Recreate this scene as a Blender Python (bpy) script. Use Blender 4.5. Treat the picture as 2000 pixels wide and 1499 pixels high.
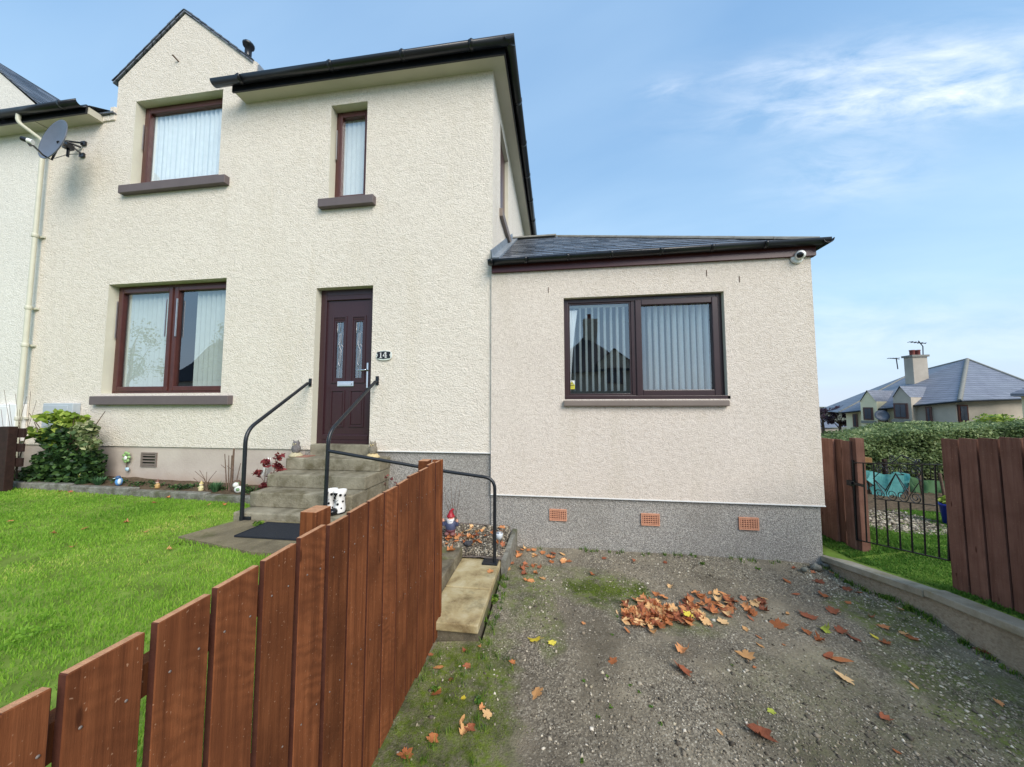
import bpy, math, random
import numpy as np
from mathutils import Vector, Matrix, noise as mnoise
random.seed(7); rng = np.random.default_rng(7)
sc = bpy.context.scene
for o in list(bpy.data.objects): bpy.data.objects.remove(o)
COL = sc.collection
PI = math.pi
# ------------------------------------------------------------------ camera
FP, CA, CB, CC = 650., .132, -.0628, -.0009          # focal length in photo pixels, yaw, pitch, roll
ca, sa, cb, sb, cc, sn = math.cos(CA), math.sin(CA), math.cos(CB), math.sin(CB), math.cos(CC), math.sin(CC)
RM = np.array([[cc,-sn,0],[sn,cc,0],[0,0,1]]) @ np.array([[1,0,0],[0,cb,-sb],[0,sb,cb]]) @ np.array([[ca,0,sa],[0,1,0],[-sa,0,ca]])
def _w(v): w = RM.T @ np.array(v, float); return Vector((w[0], w[2], -w[1]))
cam_d = bpy.data.cameras.new('camera'); cam = bpy.data.objects.new('camera', cam_d); COL.objects.link(cam)
r_, u_, f_ = _w((1,0,0)), _w((0,-1,0)), _w((0,0,1))
cam.matrix_world = Matrix(((r_.x,u_.x,-f_.x,0),(r_.y,u_.y,-f_.y,0),(r_.z,u_.z,-f_.z,0),(0,0,0,1)))
cam_d.sensor_fit = 'HORIZONTAL'; cam_d.sensor_width = 36; cam_d.lens = FP/2000*36
cam_d.clip_start = .02; cam_d.clip_end = 3000
sc.camera = cam
# survey helpers: where the sight line through a photo pixel meets a plane of the place
def ray(px, py):
    w = RM.T @ np.array([px-1000., py-749.5, FP]); return np.array([w[0], w[2], -w[1]])
def Yp(px, py, y): r = ray(px, py); return r*(y/r[1])
def Xp(px, py, x): r = ray(px, py); return r*(x/r[0])
def Zp(px, py, z): r = ray(px, py); return r*(z/r[2])
# ------------------------------------------------------------------ light
SUN_EL, SUN_AZ = math.radians(38), math.radians(140)    # azimuth clockwise from +y : behind the camera, a little to the right
EXPOSURE = 0.68
world = bpy.data.worlds.new('World'); sc.world = world; world.use_nodes = True
def build_world():
    nt = world.node_tree; N = nt.nodes; L = nt.links; N.clear()
    out = N.new('ShaderNodeOutputWorld'); bg = N.new('ShaderNodeBackground')
    sky = N.new('ShaderNodeTexSky'); sky.sky_type = 'NISHITA'; sky.sun_disc = False
    sky.sun_elevation = SUN_EL; sky.sun_rotation = SUN_AZ; sky.air_density = 1.0; sky.dust_density = .6; sky.ozone_density = 1.0
    tc = N.new('ShaderNodeTexCoord'); sep = N.new('ShaderNodeSeparateXYZ'); L.new(tc.outputs['Generated'], sep.inputs[0])
    def math_(op, a, b=None, clamp=False):
        m = N.new('ShaderNodeMath'); m.operation = op; m.use_clamp = clamp
        for i, v in enumerate((a, b)):
            if v is None: continue
            if isinstance(v, (int, float)): m.inputs[i].default_value = v
            else: L.new(v, m.inputs[i])
        return m.outputs[0]
    zc = math_('MAXIMUM', sep.outputs[2], 0.03)
    # high thin veil: cloud layer seen in true perspective, dir.xy / dir.z
    zz = math_('ADD', zc, .12)
    cx, cy = math_('DIVIDE', sep.outputs[0], zz), math_('DIVIDE', sep.outputs[1], zz)
    cmb = N.new('ShaderNodeCombineXYZ'); L.new(cx, cmb.inputs[0]); L.new(cy, cmb.inputs[1])
    mp = N.new('ShaderNodeMapping'); mp.inputs['Scale'].default_value = (.55, 1.0, 1); mp.inputs['Location'].default_value = (3.2, 1.4, 0)
    L.new(cmb.outputs[0], mp.inputs[0])
    n1 = N.new('ShaderNodeTexNoise'); n1.inputs['Scale'].default_value = 1.1; n1.inputs['Detail'].default_value = 5; n1.inputs['Roughness'].default_value = .55
    n1.inputs['Distortion'].default_value = .4
    L.new(mp.outputs[0], n1.inputs['Vector'])
    veil = N.new('ShaderNodeMapRange'); veil.inputs[1].default_value = .42; veil.inputs[2].default_value = .78; veil.inputs[3].default_value = 0; veil.inputs[4].default_value = .30
    L.new(n1.outputs['Fac'], veil.inputs[0])
    # wispy cirrus on the right: streaks in a few soft banks, u = x/y, v = z/y
    yy = math_('MAXIMUM', sep.outputs[1], .05)
    u, v = math_('DIVIDE', sep.outputs[0], yy), math_('DIVIDE', sep.outputs[2], yy)
    cm2 = N.new('ShaderNodeCombineXYZ'); L.new(u, cm2.inputs[0]); L.new(v, cm2.inputs[1])
    mp2 = N.new('ShaderNodeMapping'); mp2.inputs['Scale'].default_value = (2.6, 7.5, 1); mp2.inputs['Rotation'].default_value = (0, 0, -.22)
    L.new(cm2.outputs[0], mp2.inputs[0])
    n2 = N.new('ShaderNodeTexNoise'); n2.inputs['Scale'].default_value = 1.5; n2.inputs['Detail'].default_value = 8; n2.inputs['Roughness'].default_value = .62; n2.inputs['Distortion'].default_value = .35
    L.new(mp2.outputs[0], n2.inputs['Vector'])
    tot = None
    for px, py, ru, rv, k in ((1760,165,.38,.11,1.),(1900,195,.5,.05,1.),(1300,172,.07,.03,.8),(1500,140,.10,.035,.6),(1660,335,.20,.09,.7),(1850,110,.5,.09,.5),(1500,620,.9,.10,.35),(1850,660,.9,.07,.4),(700,640,.9,.1,.3)):
        d = ray(px, py); u0, v0 = d[0]/d[1], d[2]/d[1]
        a = math_('DIVIDE', math_('SUBTRACT', u, u0), ru); b = math_('DIVIDE', math_('SUBTRACT', v, v0), rv)
        e = math_('ADD', math_('MULTIPLY', a, a), math_('MULTIPLY', b, b))
        g = math_('MULTIPLY', math_('POWER', 2.718, math_('MULTIPLY', e, -1.)), k)
        tot = g if tot is None else math_('ADD', tot, g)
    st = N.new('ShaderNodeMapRange'); st.inputs[1].default_value = .36; st.inputs[2].default_value = .80; L.new(n2.outputs['Fac'], st.inputs[0])
    wisp = math_('MULTIPLY', math_('MULTIPLY', tot, st.outputs[0]), .8, True)
    # colours (radiance): blue air from the sky model, softened by high haze that thickens to the horizon
    sc_ = N.new('ShaderNodeVectorMath'); sc_.operation = 'SCALE'; sc_.inputs[3].default_value = 1.0; L.new(sky.outputs[0], sc_.inputs[0])
    hz = N.new('ShaderNodeMapRange'); hz.inputs[1].default_value = 0.; hz.inputs[2].default_value = .75; hz.inputs[3].default_value = .93; hz.inputs[4].default_value = .60
    L.new(sep.outputs[2], hz.inputs[0])
    mh = N.new('ShaderNodeMix'); mh.data_type = 'RGBA'; L.new(hz.outputs[0], mh.inputs[0]); L.new(sc_.outputs[0], mh.inputs[6])
    hr = N.new('ShaderNodeValToRGB'); hr.color_ramp.elements[0].position = 0; hr.color_ramp.elements[0].color = (.55, .64, .76, 1)
    hr.color_ramp.elements[1].position = .75; hr.color_ramp.elements[1].color = (.265, .50, .84, 1)
    e = hr.color_ramp.elements.new(.22); e.color = (.41, .64, .86, 1)
    L.new(sep.outputs[2], hr.inputs[0])
    hs = N.new('ShaderNodeVectorMath'); hs.operation = 'SCALE'; hs.inputs[3].default_value = 10.; L.new(hr.outputs[0], hs.inputs[0])
    L.new(hs.outputs[0], mh.inputs[7])
    mv = N.new('ShaderNodeMix'); mv.data_type = 'RGBA'; L.new(veil.outputs[0], mv.inputs[0]); L.new(mh.outputs[2], mv.inputs[6]); mv.inputs[7].default_value = (6.0, 7.8, 9.3, 1)
    mw = N.new('ShaderNodeMix'); mw.data_type = 'RGBA'; L.new(wisp, mw.inputs[0]); L.new(mv.outputs[2], mw.inputs[6]); mw.inputs[7].default_value = (8.3, 8.9, 9.7, 1)
    L.new(mw.outputs[2], bg.inputs[0]); bg.inputs[1].default_value = .084
    L.new(bg.outputs[0], out.inputs[0])
build_world()
sd = bpy.data.lights.new('sun', 'SUN'); sd.energy = 2.4; sd.angle = math.radians(40); sd.color = (1., .93, .83)
sun = bpy.data.objects.new('sun', sd); COL.objects.link(sun)
dvec = Vector((math.sin(SUN_AZ)*math.cos(SUN_EL), math.cos(SUN_AZ)*math.cos(SUN_EL), math.sin(SUN_EL)))
sun.rotation_euler = dvec.to_track_quat('Z', 'Y').to_euler(); sun.location = dvec*30
sc.view_settings.view_transform = 'Standard'; sc.view_settings.look = 'None'; sc.view_settings.gamma = 1
sc.view_settings.exposure = EXPOSURE; sc.view_settings.use_curve_mapping = False
sc.render.engine = 'CYCLES'

# ------------------------------------------------------------------ mesh helpers
def fillet(pts, r, n=6):
    pts = [Vector(p) for p in pts]; out = [pts[0]]
    for i in range(1, len(pts)-1):
        p, a, b = pts[i], pts[i-1], pts[i+1]
        d1, d2 = (a-p).normalized(), (b-p).normalized()
        rr = min(r, (a-p).length*.49, (b-p).length*.49)
        s, e = p+d1*rr, p+d2*rr
        for k in range(n+1):
            t = k/n; out.append(s*(1-t)**2 + p*2*t*(1-t) + e*t*t)
    out.append(pts[-1]); return out
class MB:
    def __init__(s): s.v = []; s.f = []; s.sm = []
    def add(s, vs, fs, smooth=False):
        b = len(s.v); s.v += [tuple(map(float, v)) for v in vs]; s.f += [tuple(i+b for i in f) for f in fs]; s.sm += [smooth]*len(fs); return s
    def box(s, x0, x1, y0, y1, z0, z1, M=None):
        vs = [Vector((x, y, z)) for z in (z0, z1) for y in (y0, y1) for x in (x0, x1)]
        if M is not None: vs = [M @ v for v in vs]
        return s.add(vs, [(0,2,3,1),(4,5,7,6),(0,1,5,4),(2,6,7,3),(0,4,6,2),(1,3,7,5)])
    def hexa(s, a, b):      # two quads, bottom ring a and top ring b
        return s.add(list(a)+list(b), [(0,3,2,1),(4,5,6,7),(0,1,5,4),(1,2,6,5),(2,3,7,6),(3,0,4,7)])
    def quad(s, *p): return s.add(p, [tuple(range(len(p)))])
    def prism(s, poly, off):
        n = len(poly); off = Vector(off); A = [Vector(p) for p in poly]; B = [p+off for p in A]
        return s.add(A+B, [tuple(range(n))[::-1], tuple(range(n, 2*n))] + [(i, (i+1) % n, n+(i+1) % n, n+i) for i in range(n)])
    def tube(s, pts, r, n=10, smooth=True, caps=True):
        pts = [Vector(p) for p in pts]; R = r if hasattr(r, '__len__') else [r]*len(pts)
        t0 = (pts[1]-pts[0]).normalized(); a = Vector((0,0,1)) if abs(t0.z) < .9 else Vector((1,0,0))
        u = t0.cross(a).normalized(); vs = []; fs = []
        for i, p in enumerate(pts):
            t = ((pts[min(i+1, len(pts)-1)]-pts[max(i-1, 0)])).normalized()
            u = (u-t*u.dot(t)).normalized(); w = t.cross(u)
            for k in range(n):
                an = 2*PI*k/n; vs.append(p+(u*math.cos(an)+w*math.sin(an))*R[i])
        for i in range(len(pts)-1):
            for k in range(n): fs.append((i*n+k, i*n+(k+1) % n, (i+1)*n+(k+1) % n, (i+1)*n+k))
        s.add(vs, fs, smooth)
        if caps:
            s.add(vs[:n], [tuple(range(n))[::-1]]); s.add(vs[-n:], [tuple(range(n))])
        return s
    def lathe(s, prof, c=(0,0,0), n=16, M=None, sx=1, sy=1, smooth=True):
        vs = []; fs = []
        for r, z in prof:
            for k in range(n):
                a = 2*PI*k/n; p = Vector((r*math.cos(a)*sx, r*math.sin(a)*sy, z))
                if M is not None: p = M @ p
                vs.append(p+Vector(c))
        m = len(prof)
        for i in range(m-1):
            for k in range(n): fs.append((i*n+k, i*n+(k+1) % n, (i+1)*n+(k+1) % n, (i+1)*n+k))
        s.add(vs, fs, smooth)
        s.add(vs[:n], [tuple(range(n))[::-1]]); s.add(vs[-n:], [tuple(range(n))]); return s
    def ball(s, c, r, n=12, m=8, M=None):
        r = r if hasattr(r, '__len__') else (r, r, r); vs = []; fs = []
        for i in range(m+1):
            th = PI*i/m
            for k in range(n):
                a = 2*PI*k/n; p = Vector((r[0]*math.sin(th)*math.cos(a), r[1]*math.sin(th)*math.sin(a), -r[2]*math.cos(th)))
                if M is not None: p = M @ p
                vs.append(p+Vector(c))
        for i in range(m):
            for k in range(n): fs.append((i*n+k, i*n+(k+1) % n, (i+1)*n+(k+1) % n, (i+1)*n+k))
        return s.add(vs, fs, True)
    def mesh(s, name, org=(0,0,0)):
        me = bpy.data.meshes.new(name); o = Vector(org)
        me.from_pydata([(x-o.x, y-o.y, z-o.z) for x, y, z in s.v], [], s.f)
        me.polygons.foreach_set('use_smooth', s.sm); me.update(); return me
def npmesh(name, V, F, smooth=False):      # fast mesh: all faces with the same corner count
    me = bpy.data.meshes.new(name); k = F.shape[1]
    me.vertices.add(len(V)); me.vertices.foreach_set('co', V.astype(np.float32).ravel())
    me.loops.add(F.size); me.loops.foreach_set('vertex_index', F.astype(np.int32).ravel())
    me.polygons.add(len(F)); me.polygons.foreach_set('loop_start', np.arange(0, F.size, k, dtype=np.int32))
    me.polygons.foreach_set('loop_total', np.full(len(F), k, dtype=np.int32))
    me.update(calc_edges=True); me.validate(); return me
def put(name, me, mat, parent=None, loc=(0,0,0), rot=(0,0,0), scale=(1,1,1)):
    o = bpy.data.objects.new(name, me); COL.objects.link(o)
    if me is not None and mat is not None:
        ms = mat if isinstance(mat, (list, tuple)) else [mat]
        if not len(me.materials):
            for m in ms: me.materials.append(m)
    o.location = loc; o.rotation_euler = rot; o.scale = scale
    if parent is not None: o.parent = parent
    return o
WL = {}
def thing(name, label, cat, loc=(0,0,0), rotz=0, group=None):
    o = bpy.data.objects.new(name, None); COL.objects.link(o); o.empty_display_size = .1
    o.location = loc; o.rotation_euler = (0,0,rotz); o['label'] = label; o['category'] = cat
    if group: o['group'] = group
    WL[o.name] = Vector(loc); return o
def tag(o, label, cat, group=None):
    o['label'] = label; o['category'] = cat
    if group: o['group'] = group
    return o
def part(name, mb, mat, parent, bevel=0, kind=None, label=None):     # mesh written in world coordinates
    base = WL.get(parent.name, Vector((0,0,0)))
    o = put(name, mb.mesh(name, base), mat, parent); WL[o.name] = base
    if bevel:
        b = o.modifiers.new('bevel', 'BEVEL'); b.width = bevel; b.segments = 2; b.limit_method = 'ANGLE'
    if kind: o['kind'] = kind
    if label: o['label'] = label
    return o
def lpart(name, mb, mat, parent, bevel=0, loc=(0,0,0), rot=(0,0,0)):   # local coordinates
    me = mb if isinstance(mb, bpy.types.Mesh) else mb.mesh(name)
    o = put(name, me, mat, parent, loc, rot); WL[o.name] = Vector((0,0,0))
    if bevel:
        b = o.modifiers.new('bevel', 'BEVEL'); b.width = bevel; b.segments = 2; b.limit_method = 'ANGLE'
    return o
def solo(name, mb, mat, label, cat, org=(0,0,0), group=None, bevel=0):
    o = put(name, mb.mesh(name, org), mat, None, org); WL[o.name] = Vector(org); tag(o, label, cat, group)
    if bevel:
        b = o.modifiers.new('bevel', 'BEVEL'); b.width = bevel; b.segments = 2; b.limit_method = 'ANGLE'
    return o
def struct(name, mb, mat, parent=None):
    me = mb if isinstance(mb, bpy.types.Mesh) else mb.mesh(name)
    o = put(name, me, mat, parent); WL[o.name] = Vector((0,0,0))
    if parent is None: o['kind'] = 'structure'
    return o
def copy_tree(o, parent=None):
    c = o.copy(); COL.objects.link(c); c.parent = parent
    for ch in list(o.children): copy_tree(ch, c)
    return c

# ------------------------------------------------------------------ materials
def lin(r, g, b):
    f = lambda c: (c/255/12.92) if c/255 <= .04045 else ((c/255+.055)/1.055)**2.4
    return (f(r), f(g), f(b), 1)
class NT:
    def __init__(s, name):
        s.m = bpy.data.materials.new(name); s.m.use_nodes = True; s.t = s.m.node_tree; s.N = s.t.nodes; s.L = s.t.links
        s.p = s.N['Principled BSDF']; s.out = s.N['Material Output']
    def coord(s, kind='Position', scale=(1,1,1), rot=(0,0,0), rnd=0):
        if kind == 'Position': src = s.N.new('ShaderNodeNewGeometry').outputs['Position']
        else: src = s.N.new('ShaderNodeTexCoord').outputs[kind]
        if rnd:
            oi = s.N.new('ShaderNodeObjectInfo'); m = s.N.new('ShaderNodeMath'); m.operation = 'MULTIPLY'; m.inputs[1].default_value = rnd
            s.L.new(oi.outputs['Random'], m.inputs[0]); a = s.N.new('ShaderNodeVectorMath'); a.operation = 'ADD'
            s.L.new(src, a.inputs[0]); s.L.new(m.outputs[0], a.inputs[1]); src = a.outputs[0]
        mp = s.N.new('ShaderNodeMapping'); mp.inputs['Scale'].default_value = scale; mp.inputs['Rotation'].default_value = rot
        s.L.new(src, mp.inputs[0]); return mp.outputs[0]
    def noise(s, co, scale, detail=4, rough=.55, dist=0):
        n = s.N.new('ShaderNodeTexNoise'); n.inputs['Scale'].default_value = scale; n.inputs['Detail'].default_value = detail
        n.inputs['Roughness'].default_value = rough; n.inputs['Distortion'].default_value = dist; s.L.new(co, n.inputs['Vector']); return n.outputs['Fac']
    def voro(s, co, scale, feat='F1', out='Distance'):
        n = s.N.new('ShaderNodeTexVoronoi'); n.feature = feat; n.inputs['Scale'].default_value = scale; s.L.new(co, n.inputs['Vector']); return n.outputs[out]
    def wave(s, co, scale, dist=2, det=2, typ='BANDS', dirn='X'):
        n = s.N.new('ShaderNodeTexWave'); n.wave_type = typ; n.inputs['Scale'].default_value = scale; n.inputs['Distortion'].default_value = dist; n.inputs['Detail'].default_value = det
        if typ == 'BANDS': n.bands_direction = dirn
        s.L.new(co, n.inputs['Vector']); return n.outputs['Fac']
    def ramp(s, fac, stops):
        r = s.N.new('ShaderNodeValToRGB'); el = r.color_ramp.elements
        el[0].position, el[0].color = stops[0]; el[1].position, el[1].color = stops[-1]
        for p, c in stops[1:-1]: e = el.new(p); e.color = c
        s.L.new(fac, r.inputs[0]); return r.outputs[0]
    def mr(s, v, a, b, c=0, d=1):
        n = s.N.new('ShaderNodeMapRange'); n.inputs[1].default_value = a; n.inputs[2].default_value = b; n.inputs[3].default_value = c; n.inputs[4].default_value = d
        s.L.new(v, n.inputs[0]); return n.outputs[0]
    def math(s, op, a, b=None):
        m = s.N.new('ShaderNodeMath'); m.operation = op
        for i, v in enumerate((a, b)):
            if v is None: continue
            if isinstance(v, (int, float)): m.inputs[i].default_value = v
            else: s.L.new(v, m.inputs[i])
        return m.outputs[0]
    def mix(s, fac, a, b, mode='MIX'):
        m = s.N.new('ShaderNodeMix'); m.data_type = 'RGBA'; m.blend_type = mode
        for i, v in ((0, fac), (6, a), (7, b)):
            if isinstance(v, (int, float)): m.inputs[i].default_value = v
            elif isinstance(v, tuple): m.inputs[i].default_value = v
            else: s.L.new(v, m.inputs[i])
        return m.outputs[2]
    def bump(s, h, dist, strength=1., prev=None):
        b = s.N.new('ShaderNodeBump'); b.inputs['Distance'].default_value = dist; b.inputs['Strength'].default_value = strength; s.L.new(h, b.inputs['Height'])
        if prev is not None: s.L.new(prev, b.inputs['Normal'])
        return b.outputs[0]
    def fin(s, color=None, rough=.8, normal=None, spec=.3, metal=0, rgh=None):
        if color is not None:
            if isinstance(color, tuple): s.p.inputs['Base Color'].default_value = color
            else: s.L.new(color, s.p.inputs['Base Color'])
        s.p.inputs['Roughness'].default_value = rough; s.p.inputs['Specular IOR Level'].default_value = spec; s.p.inputs['Metallic'].default_value = metal
        if rgh is not None: s.L.new(rgh, s.p.inputs['Roughness'])
        if normal is not None: s.L.new(normal, s.p.inputs['Normal'])
        return s.m
def plain(name, c, rough=.5, var=.12, scale=20, spec=.4, metal=0, bump=0, bscale=200, coord='Object'):
    t = NT(name); co = t.coord(coord); n = t.noise(co, scale, 4)
    k = lambda f: tuple(min(1, x*f) for x in c[:3])+(1,)
    col = t.ramp(n, [(.3, k(1-var)), (.7, k(1+var))])
    nm = t.bump(t.noise(co, bscale, 3), bump) if bump else None
    return t.fin(col, rough, nm, spec, metal)
def roughcast(name, c1, c2, c3, grain=55, dep=.011, stain=None):
    t = NT(name); co = t.coord('Position'); cs = t.coord('Position', (1, 1, 1.25))
    n = t.noise(cs, grain, 4, .7, .35); v = t.voro(cs, grain*1.1)
    h = t.math('ADD', t.math('SUBTRACT', n, t.math('MULTIPLY', v, .28)), t.math('MULTIPLY', t.noise(cs, grain*.3, 2), .5))
    big = t.noise(co, .9, 4, .6)
    base = t.ramp(big, [(.32, c1), (.68, c2)])
    pit = t.mr(h, .34, .72, 0, 1)
    col = t.mix(t.math('MULTIPLY', t.math('SUBTRACT', 1, pit), .55), base, c3)
    if stain: col = t.mix(t.math('MULTIPLY', t.mr(t.noise(t.coord('Position', (2.2, 2.2, .35)), 1.6, 5, .6), .52, .72), .35), col, stain)
    return t.fin(col, .92, t.bump(h, dep), .15)
MT = {}
MT['cream'] = roughcast('cream roughcast', lin(237,227,213), lin(242,232,218), lin(202,190,174), 50, .017, lin(222,210,190))
MT['white_rc'] = roughcast('white roughcast', lin(234,229,219), lin(240,235,225), lin(206,202,192), 50, .013)
MT['pinkish'] = roughcast('pale pinkish dry dash', lin(231,219,206), lin(237,225,212), lin(170,154,138), 74, .011, lin(206,194,174))
def dash_grey():
    t = NT('grey dry dash'); co = t.coord('Position'); v = t.voro(co, 130, 'F1', 'Color'); n = t.noise(co, 80, 3)
    bw = t.N.new('ShaderNodeRGBToBW'); t.L.new(v, bw.inputs[0])
    col = t.ramp(bw.outputs[0], [(.15, lin(128,124,120)), (.45, lin(158,154,148)), (.62, lin(174,170,163)), (.9, lin(204,198,190))])
    col = t.mix(t.mr(t.noise(co, 1.5, 4), .45, .75, 0, .3), col, lin(120,112,100))
    return t.fin(col, .85, t.bump(t.math('SUBTRACT', n, t.voro(co, 110)), .006), .25)
MT['dash_grey'] = dash_grey()
def smooth_plinth():
    t = NT('pinkish grey painted render'); co = t.coord('Position')
    c = t.ramp(t.noise(co, 2.2, 6, .65), [(.3, lin(182,168,158)), (.7, lin(200,188,176))])
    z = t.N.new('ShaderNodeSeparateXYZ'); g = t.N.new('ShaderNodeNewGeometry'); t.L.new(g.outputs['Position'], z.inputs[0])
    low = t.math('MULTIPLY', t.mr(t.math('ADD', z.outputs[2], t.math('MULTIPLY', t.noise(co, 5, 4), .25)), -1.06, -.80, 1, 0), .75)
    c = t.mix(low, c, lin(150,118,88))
    return t.fin(c, .85, t.bump(t.noise(co, 40, 4), .003), .2)
MT['plinth'] = smooth_plinth()
MT['reveal'] = plain('smooth cream render', lin(214,210,192), .8, .05, 3, .2, bump=.003, bscale=60, coord='Object')
MT['soffit'] = plain('cream soffit paint', lin(196,190,174), .8, .05, 3, .2)
MT['sill'] = plain('dark brown grey sill paint', lin(104,94,94), .6, .06, 6, .3, bump=.001, bscale=60)
MT['sill2'] = plain('taupe sill paint', lin(126,114,106), .6, .06, 6, .3)
MT['mahog'] = plain('mahogany window frame', lin(80,43,38), .32, .16, 9, .5)
MT['rosewood'] = plain('rosewood upvc frame', lin(58,40,42), .3, .1, 9, .5)
MT['doorc'] = plain('dark rosewood door', lin(58,35,40), .35, .08, 30, .5)
MT['gutter'] = plain('black plastic gutter', lin(26,28,34), .3, .15, 8, .5)
MT['fascia'] = plain('rosewood fascia', lin(78,36,38), .35, .1, 8, .5)
MT['railblk'] = plain('black painted tube', lin(28,32,38), .35, .25, 30, .5, bump=.0006, bscale=90)
MT['chrome'] = plain('polished chrome', (.75,.75,.77,1), .15, .05, 20, .5, 1)
MT['alu'] = plain('brushed metal', (.6,.6,.62,1), .35, .05, 20, .5, .9)
MT['white'] = plain('white plastic', lin(232,232,230), .4, .03, 10, .4)
MT['whitep'] = plain('white ceramic paint', lin(236,234,232), .3, .03, 30, .5)
MT['black'] = plain('black gloss paint', lin(22,22,26), .25, .1, 30, .5)
MT['pipe'] = plain('cream downpipe paint', lin(204,202,184), .45, .06, 6, .4)
MT['greybox'] = plain('pale grey meter box', lin(176,184,190), .5, .05, 6, .4)
MT['dish'] = plain('grey dish metal', lin(96,102,114), .4, .08, 10, .4)
MT['lead'] = plain('weathered lead', lin(128,136,144), .45, .2, 12, .5)
MT['ridge'] = plain('grey ridge tile', lin(132,130,122), .7, .18, 14, .3, bump=.003, bscale=40)
MT['terra'] = plain('terracotta air brick', lin(206,150,122), .8, .12, 40, .2, bump=.001)
MT['rubber'] = plain('black rubber mat', lin(34,38,46), .7, .2, 60, .3, bump=.003, bscale=120)
MT['interior'] = plain('dim room', lin(70,66,62), .9, .1, 2, .1)
MT['blind'] = plain('white blind fabric', lin(236,238,236), .9, .04, 10, .1)
MT['blind_dim'] = plain('grey green blind fabric', lin(196,204,200), .9, .04, 10, .1)
MT['sheer'] = plain('white net curtain', lin(236,240,242), .95, .05, 10, .1)
MT['bark'] = plain('bare stem bark', lin(104,86,74), .9, .25, 30, .2, bump=.004, bscale=60)
MT['tarp'] = plain('teal green netting', lin(84,150,150), .6, .18, 9, .3, bump=.01, bscale=14)
MT['blue'] = plain('blue plastic', lin(28,52,176), .4, .05, 9, .4)
MT['darkfence'] = plain('dark brown stained timber', lin(52,34,30), .7, .25, 20, .3, bump=.002, bscale=40)
def glass(name, base=.16, tint=(.82,.88,.9,1)):
    t = NT(name); t.N.remove(t.p)
    fr = t.N.new('ShaderNodeFresnel'); fr.inputs[0].default_value = 1.55
    g_ = t.N.new('ShaderNodeNewGeometry'); f = t.math('MULTIPLY', t.mr(fr.outputs[0], .04, 1, base, 1), t.math('SUBTRACT', 1., g_.outputs['Backfacing']))
    tr = t.N.new('ShaderNodeBsdfTransparent'); tr.inputs[0].default_value = tint
    gl = t.N.new('ShaderNodeBsdfGlossy'); gl.inputs['Roughness'].default_value = .004; gl.inputs[0].default_value = (.95,.97,1,1)
    co = t.coord('Position'); b = t.bump(t.noise(co, 1.3, 1), .004); t.L.new(b, gl.inputs['Normal'])
    mx = t.N.new('ShaderNodeMixShader'); t.L.new(f, mx.inputs[0]); t.L.new(tr.outputs[0], mx.inputs[1]); t.L.new(gl.outputs[0], mx.inputs[2]); t.L.new(mx.outputs[0], t.out.inputs[0])
    return t.m
MT['glass'] = glass('double glazed glass', .21, (.96,.98,.98,1))
MT['glass_lo'] = glass('textured door glass', .25, (.9,.93,.94,1))
def concrete(name, a, b, c, moss=None, sc_=6, bm=.004):
    t = NT(name); co = t.coord('Position')
    col = t.ramp(t.noise(co, sc_, 7, .65, .3), [(.28, a), (.5, b), (.74, c)])
    sp = t.mr(t.noise(co, 160, 2), .6, .75); col = t.mix(t.math('MULTIPLY', sp, .35), col, lin(205,198,180))
    if moss: col = t.mix(t.math('MULTIPLY', t.mr(t.noise(co, 3.1, 6, .7), .50, .66), .75), col, moss)
    return t.fin(col, .9, t.bump(t.noise(co, 45, 6, .6), bm), .2)
MT['step'] = concrete('weathered step concrete', lin(92,86,70), lin(138,131,113), lin(166,159,140), lin(88,80,56), 4, .008)
MT['slab'] = concrete('stained sandy paving slab', lin(108,88,60), lin(172,156,118), lin(196,186,156), lin(96,92,66), 5)
MT['slabdark'] = concrete('dark mossy paving slab', lin(74,68,58), lin(110,102,86), lin(138,132,112), lin(92,98,48), 7)
MT['coping'] = concrete('grey coping concrete', lin(134,126,108), lin(164,156,138), lin(184,176,158), lin(140,128,92), 5, .003)
MT['kerb'] = concrete('lichened kerb stone', lin(88,86,78), lin(124,122,114), lin(160,160,150), lin(84,88,58), 9, .012)
MT['path'] = concrete('damp path concrete', lin(84,76,62), lin(122,112,90), lin(146,134,106), lin(84,84,52), 3, .006)
MT['retain'] = roughcast('buff roughcast wall', lin(176,160,138), lin(190,176,154), lin(128,112,92), 60, .01, lin(130,118,96))
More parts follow.
